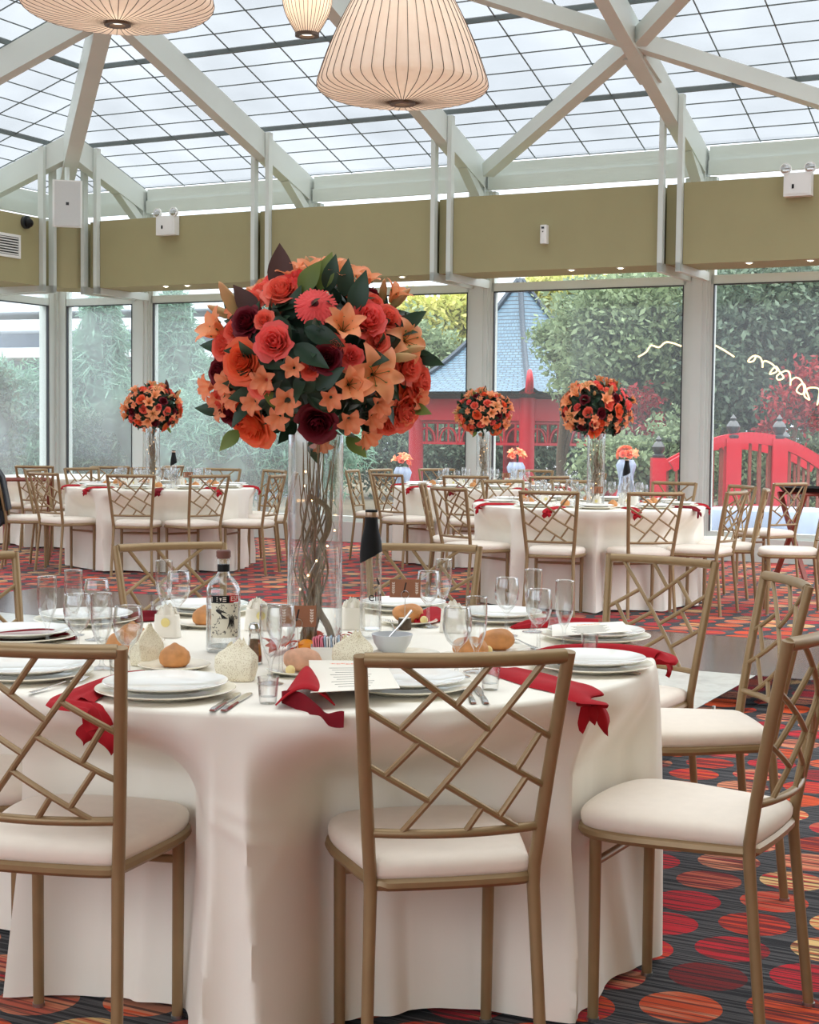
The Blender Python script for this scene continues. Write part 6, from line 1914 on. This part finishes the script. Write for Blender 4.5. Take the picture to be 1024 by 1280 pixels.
b = MB(); b.grid(lambda u, v: (lerp(bx(832), bx(1070), u), lerp(-.6, .9, v), bz(560) - 1.0 - 1.2 * (u - .4) ** 2), 20, 2); b.build('deck', M['dark_timber'], br)

# garden trees, from the window outwards
GT, GC_ = 'dark broadleaf trees beyond the right windows', 'pale conifers beyond the left windows'
def bl(*a): return list(a)
def blobs_px(spec, Y, x0, zg=-.4):
    """spec of (px,py,rx_px,rz_px,dy) -> blobs relative to the tree base"""
    out = []
    for px, py, rx, rz, dy in spec:
        c = at_y(px, py, Y + dy); k = (Y + dy) / F
        out.append((c.x - x0, dy, c.z - zg, rx * k, rz * k))
    return out
def ptree(label, px, Y, spec, n, size, mat, seed, name='tree', cat='tree', group=None, **kw):
    x0 = px_at(px, Y); bb = blobs_px(spec, Y, x0); h = max(b_[2] for b_ in bb)
    return tree(name, label, x0, Y, h, bb, n, size, mat, seed, cat=cat, group=group, **kw)
ptree('large dark broadleaf tree right of the pavilion, spreading behind the white column', 800, 27, [(760, 400, 60, 45, 0), (820, 390, 70, 50, .5), (800, 450, 75, 50, 0), (860, 420, 70, 60, .5), (740, 470, 35, 30, -.5), (830, 510, 55, 40, 0), (790, 520, 45, 40, 0)], 11000, .17, 'tree_green', 1, group=GT, trunk=.22)
ptree('dark broadleaf tree above the red bridge at the right edge', 960, 25, [(930, 400, 55, 50, 0), (990, 390, 60, 55, .5), (920, 460, 45, 45, 0), (980, 460, 50, 50, .5), (940, 500, 45, 35, 0), (1040, 420, 60, 70, 0), (960, 360, 80, 30, 1), (1040, 500, 40, 40, .4)], 11000, .16, 'tree_dark', 2, group=GT, trunk=.24)
ptree('thin drooping branches over the pavilion roof', 705, 29, [(715, 440, 35, 28, 0), (745, 420, 30, 30, 0), (690, 420, 22, 18, 0), (730, 480, 30, 25, 0)], 1700, .15, 'tree_green', 3, group=GT, trunk=.1)
ptree('yellow-green sunlit tree behind the pavilion peak', 705, 46, [(710, 372, 38, 22, 0), (735, 392, 30, 24, 0), (690, 360, 34, 16, 0), (760, 370, 40, 20, 0)], 3600, .24, 'tree_yellow', 4, group='bright trees behind the pavilion')
ptree('yellow-green bushy tree between the large bouquet and the white column', 545, 44, [(540, 405, 38, 30, 0), (565, 420, 34, 30, 0), (510, 430, 36, 30, 0), (580, 390, 30, 22, 0), (520, 395, 30, 22, 0)], 4600, .26, 'tree_yellow', 5, group='bright trees behind the pavilion')
ptree('mid green tree behind the left side of the pavilion', 520, 40, [(500, 440, 40, 40, 0), (540, 452, 34, 30, 0), (470, 450, 40, 40, 0)], 3600, .22, 'tree_green', 6, group='bright trees behind the pavilion')
ptree('low red maple between the pavilion and the column', 790, 25.5, [(800, 500, 30, 16, 0), (780, 520, 28, 20, 0), (820, 540, 22, 20, 0)], 260, .13, 'tree_red', 7, cat='tree', trunk=.07)
ptree('low red maple behind the red bridge', 985, 23.5, [(980, 505, 28, 26, 0), (1010, 470, 26, 20, 0), (960, 540, 20, 18, 0), (1015, 520, 20, 26, 0)], 300, .12, 'tree_red', 8, trunk=.07)
ptree('dark hedge bush under the pavilion eaves, left side', 560, 38, [(560, 560, 45, 35, 0), (520, 570, 45, 35, 0), (480, 560, 50, 45, 0), (600, 565, 45, 40, 0)], 4500, .16, 'tree_dark', 9, 'garden_bush', 'bush', 'dark bushes behind the pavilion', trunk=.05)
ptree('dark hedge bush under the pavilion eaves, right side', 690, 38, [(690, 550, 50, 45, 0), (740, 555, 50, 45, 0), (650, 570, 40, 30, 0)], 3600, .16, 'tree_dark', 10, 'garden_bush', 'bush', 'dark bushes behind the pavilion', trunk=.05)
ptree('green bush left of the red bridge', 800, 24, [(790, 575, 40, 30, 0), (825, 590, 35, 30, 0), (760, 580, 35, 30, 0), (845, 560, 30, 35, 0)], 2600, .13, 'tree_green', 11, 'garden_bush', 'bush', None, trunk=.05)
ptree('brownish bush behind the bridge balusters', 970, 25, [(930, 590, 50, 40, 0), (990, 590, 50, 45, 0), (1040, 580, 50, 50, 0)], 3400, .13, 'tree_green', 12, 'garden_bush', 'bush', None, trunk=.05)
ptree('pale drooping conifer seen through the second left window', 128, 25, [(125, 395, 16, 22, 0), (128, 430, 22, 28, 0), (120, 470, 28, 32, 0), (130, 520, 36, 40, 0), (112, 500, 26, 30, 0)], 9000, .15, 'tree_pale', 13, 'conifer', 'tree', GC_, elong=3.2, droop=.9)
ptree('pale drooping conifer seen left of the large bouquet', 215, 27, [(215, 395, 16, 26, 0), (222, 430, 20, 30, 0), (232, 480, 26, 36, 0), (220, 530, 34, 40, 0)], 7000, .15, 'tree_pale', 14, 'conifer', 'tree', GC_, elong=3.2, droop=.9)
ptree('wide pale green shrub behind the small left bouquet', 290, 23, [(260, 560, 50, 40, 0), (320, 555, 55, 45, 0), (380, 560, 55, 45, 0), (300, 510, 50, 36, .5), (240, 530, 35, 30, .3)], 9000, .13, 'tree_pale', 15, 'garden_shrub', 'shrub', 'pale shrubs beyond the left windows', trunk=.05, elong=3, droop=.5)
ptree('pale blue-green shrub filling the first left window', 20, 24, [(20, 510, 34, 40, 0), (44, 540, 30, 40, 0), (-10, 530, 40, 50, 0), (30, 580, 40, 30, 0)], 8000, .13, 'tree_pale', 16, 'garden_shrub', 'shrub', 'pale shrubs beyond the left windows', trunk=.05, elong=3, droop=.5)
ptree('dark green shrub at the extreme left edge outside', -6, 22.5, [(-10, 520, 22, 50, 0), (-6, 570, 22, 40, 0)], 2600, .12, 'tree_dark', 17, 'garden_shrub', 'shrub', None, trunk=.05)
ptree('tall pale conifer hidden behind the large bouquet', 330, 30, [(330, 400, 26, 30, 0), (340, 440, 34, 40, 0), (350, 500, 44, 50, 0), (420, 470, 50, 50, 0)], 7000, .17, 'tree_pale', 18, 'conifer', 'tree', GC_, elong=3, droop=.8)
ptree('tall dark tree at the back right behind the broadleaf trees', 900, 40, [(880, 400, 80, 70, 0), (960, 410, 90, 80, 0), (800, 420, 80, 70, 0), (900, 500, 110, 60, 0), (1030, 450, 80, 90, 0)], 9000, .26, 'tree_dark', 19, group=GT, trunk=.3)
ptree('dark tree line at the back between the pavilion and the left conifers', 470, 55, [(420, 480, 70, 50, 0), (500, 490, 70, 50, 0), (580, 490, 70, 55, 0), (660, 500, 70, 55, 0), (740, 500, 70, 55, 0)], 9000, .30, 'tree_green', 20, group='bright trees behind the pavilion', trunk=.2)
ptree('dark bush under the second left window', 125, 22.5, [(110, 560, 26, 36, 0), (148, 555, 24, 40, 0)], 2600, .12, 'tree_dark', 21, 'garden_shrub', 'shrub', None, trunk=.05, elong=2.6)

# rope light through the right-hand tree
def rope(px_list, Y, label):
    P = curve3([at_y(x, y, Y) for x, y in px_list], 6)
    b = MB(); b.tube(P, .012, 6); o = b.build('rope_light', M['rope_light']); 
    return tag(o, label, 'string lights', 'rope lights in the trees')
wig = [(900, 436), (912, 440), (920, 437)]
coil = []
for i in range(46):
    s = i / 45; coil.append((940 + 88 * s + (5 + 4 * math.sin(i * .7)) * math.cos(i * 1.1 + .6 * math.sin(i)), 446 + 58 * s ** 1.1 + (5 + 7 * s * abs(math.sin(i * .37))) * math.sin(i * 1.1)))
rope(coil, 22.6, 'warm coiled rope light in the tree above the red bridge')
rope([(798, 446), (808, 440), (814, 432), (824, 434), (832, 428), (842, 429), (850, 432), (858, 433), (868, 431), (880, 430), (892, 431), (904, 437), (912, 442), (918, 446)], 22.8, 'warm rope light crossing behind the right-hand white column')

# house at the left with white eaves
hx = px_at(-60, 36)
hs = thing('house', 'pale flat-roofed house with layered white eaves beyond the left windows', 'house', (hx, 36, -.4), R(-20))
b = MB(); b.box((0, 3, 1.7), (13, 5, 3.4)); b.build('wall', M['build_grey'], hs, smooth=False)
for z, y, d in ((3.35, -.2, .22), (4.0, .3, .24), (4.45, .8, .2)):
    b = MB(); b.box((0, 2.4 + y, z), (14.5, 6.6, d)); b.build('roof', M['build_white'], hs, smooth=False)
b = MB(); b.box((0, 3, 3.75), (12, 5, .5)); b.build('upper_wall', M['build_grey'], hs, smooth=False)
for x in (-5, -2.2, 1.4, 4.6):
    b = MB(); b.box((x, .48, 1.5), (1.3, .06, 2.2)); b.build('window', plain('dark_window', srgb(70, 84, 104), .15) if 'dkwin' not in M else M['dkwin'], hs, smooth=False)
# parked car far behind the pavilion, white covered garden table
cx0 = px_at(712, 46.5)
cr = thing('parked_car', 'pale parked car glimpsed beyond the garden under the pavilion eaves', 'car', (cx0, 46.5, -.4), R(8))
b = MB()
sec = [(-2.1, .35, .62), (-2.0, .35, .85), (-1.2, .32, .92), (-.6, .32, 1.38), (.7, .32, 1.42), (1.4, .32, .98), (2.0, .33, .86), (2.12, .36, .62)]
V = []
for x, z0, z1 in sec: V += [(x, -.82, z0), (x, .82, z0), (x, .74 if z1 > 1.2 else .8, z1), (x, -.74 if z1 > 1.2 else -.8, z1)]
Fc = [(0, 1, 2, 3), tuple(4 * 7 + k for k in (3, 2, 1, 0))]
for i in range(7):
    for k in range(4): Fc.append((i * 4 + k, (i + 1) * 4 + k, (i + 1) * 4 + (k + 1) % 4, i * 4 + (k + 1) % 4))
b.add(V, Fc); b.build('body', M['build_white'], cr, angle=30)
b = MB(); b.hexa([(-1.0, -.83, .95), (1.2, -.83, .98), (1.2, -.80, .98), (-1.0, -.80, .95), (-.55, -.76, 1.33), (.68, -.76, 1.36), (.68, -.72, 1.36), (-.55, -.72, 1.33)]); b.build('side_window', M['black'], cr, smooth=False)
for x in (-1.3, 1.3):
    for y in (-.78, .78):
        b = MB(); b.tube([(x, y - .1, .32), (x, y + .1, .32)], .32, 20); b.build('wheel', M['black'], cr)
c = at_y(962, 640, 18.4)
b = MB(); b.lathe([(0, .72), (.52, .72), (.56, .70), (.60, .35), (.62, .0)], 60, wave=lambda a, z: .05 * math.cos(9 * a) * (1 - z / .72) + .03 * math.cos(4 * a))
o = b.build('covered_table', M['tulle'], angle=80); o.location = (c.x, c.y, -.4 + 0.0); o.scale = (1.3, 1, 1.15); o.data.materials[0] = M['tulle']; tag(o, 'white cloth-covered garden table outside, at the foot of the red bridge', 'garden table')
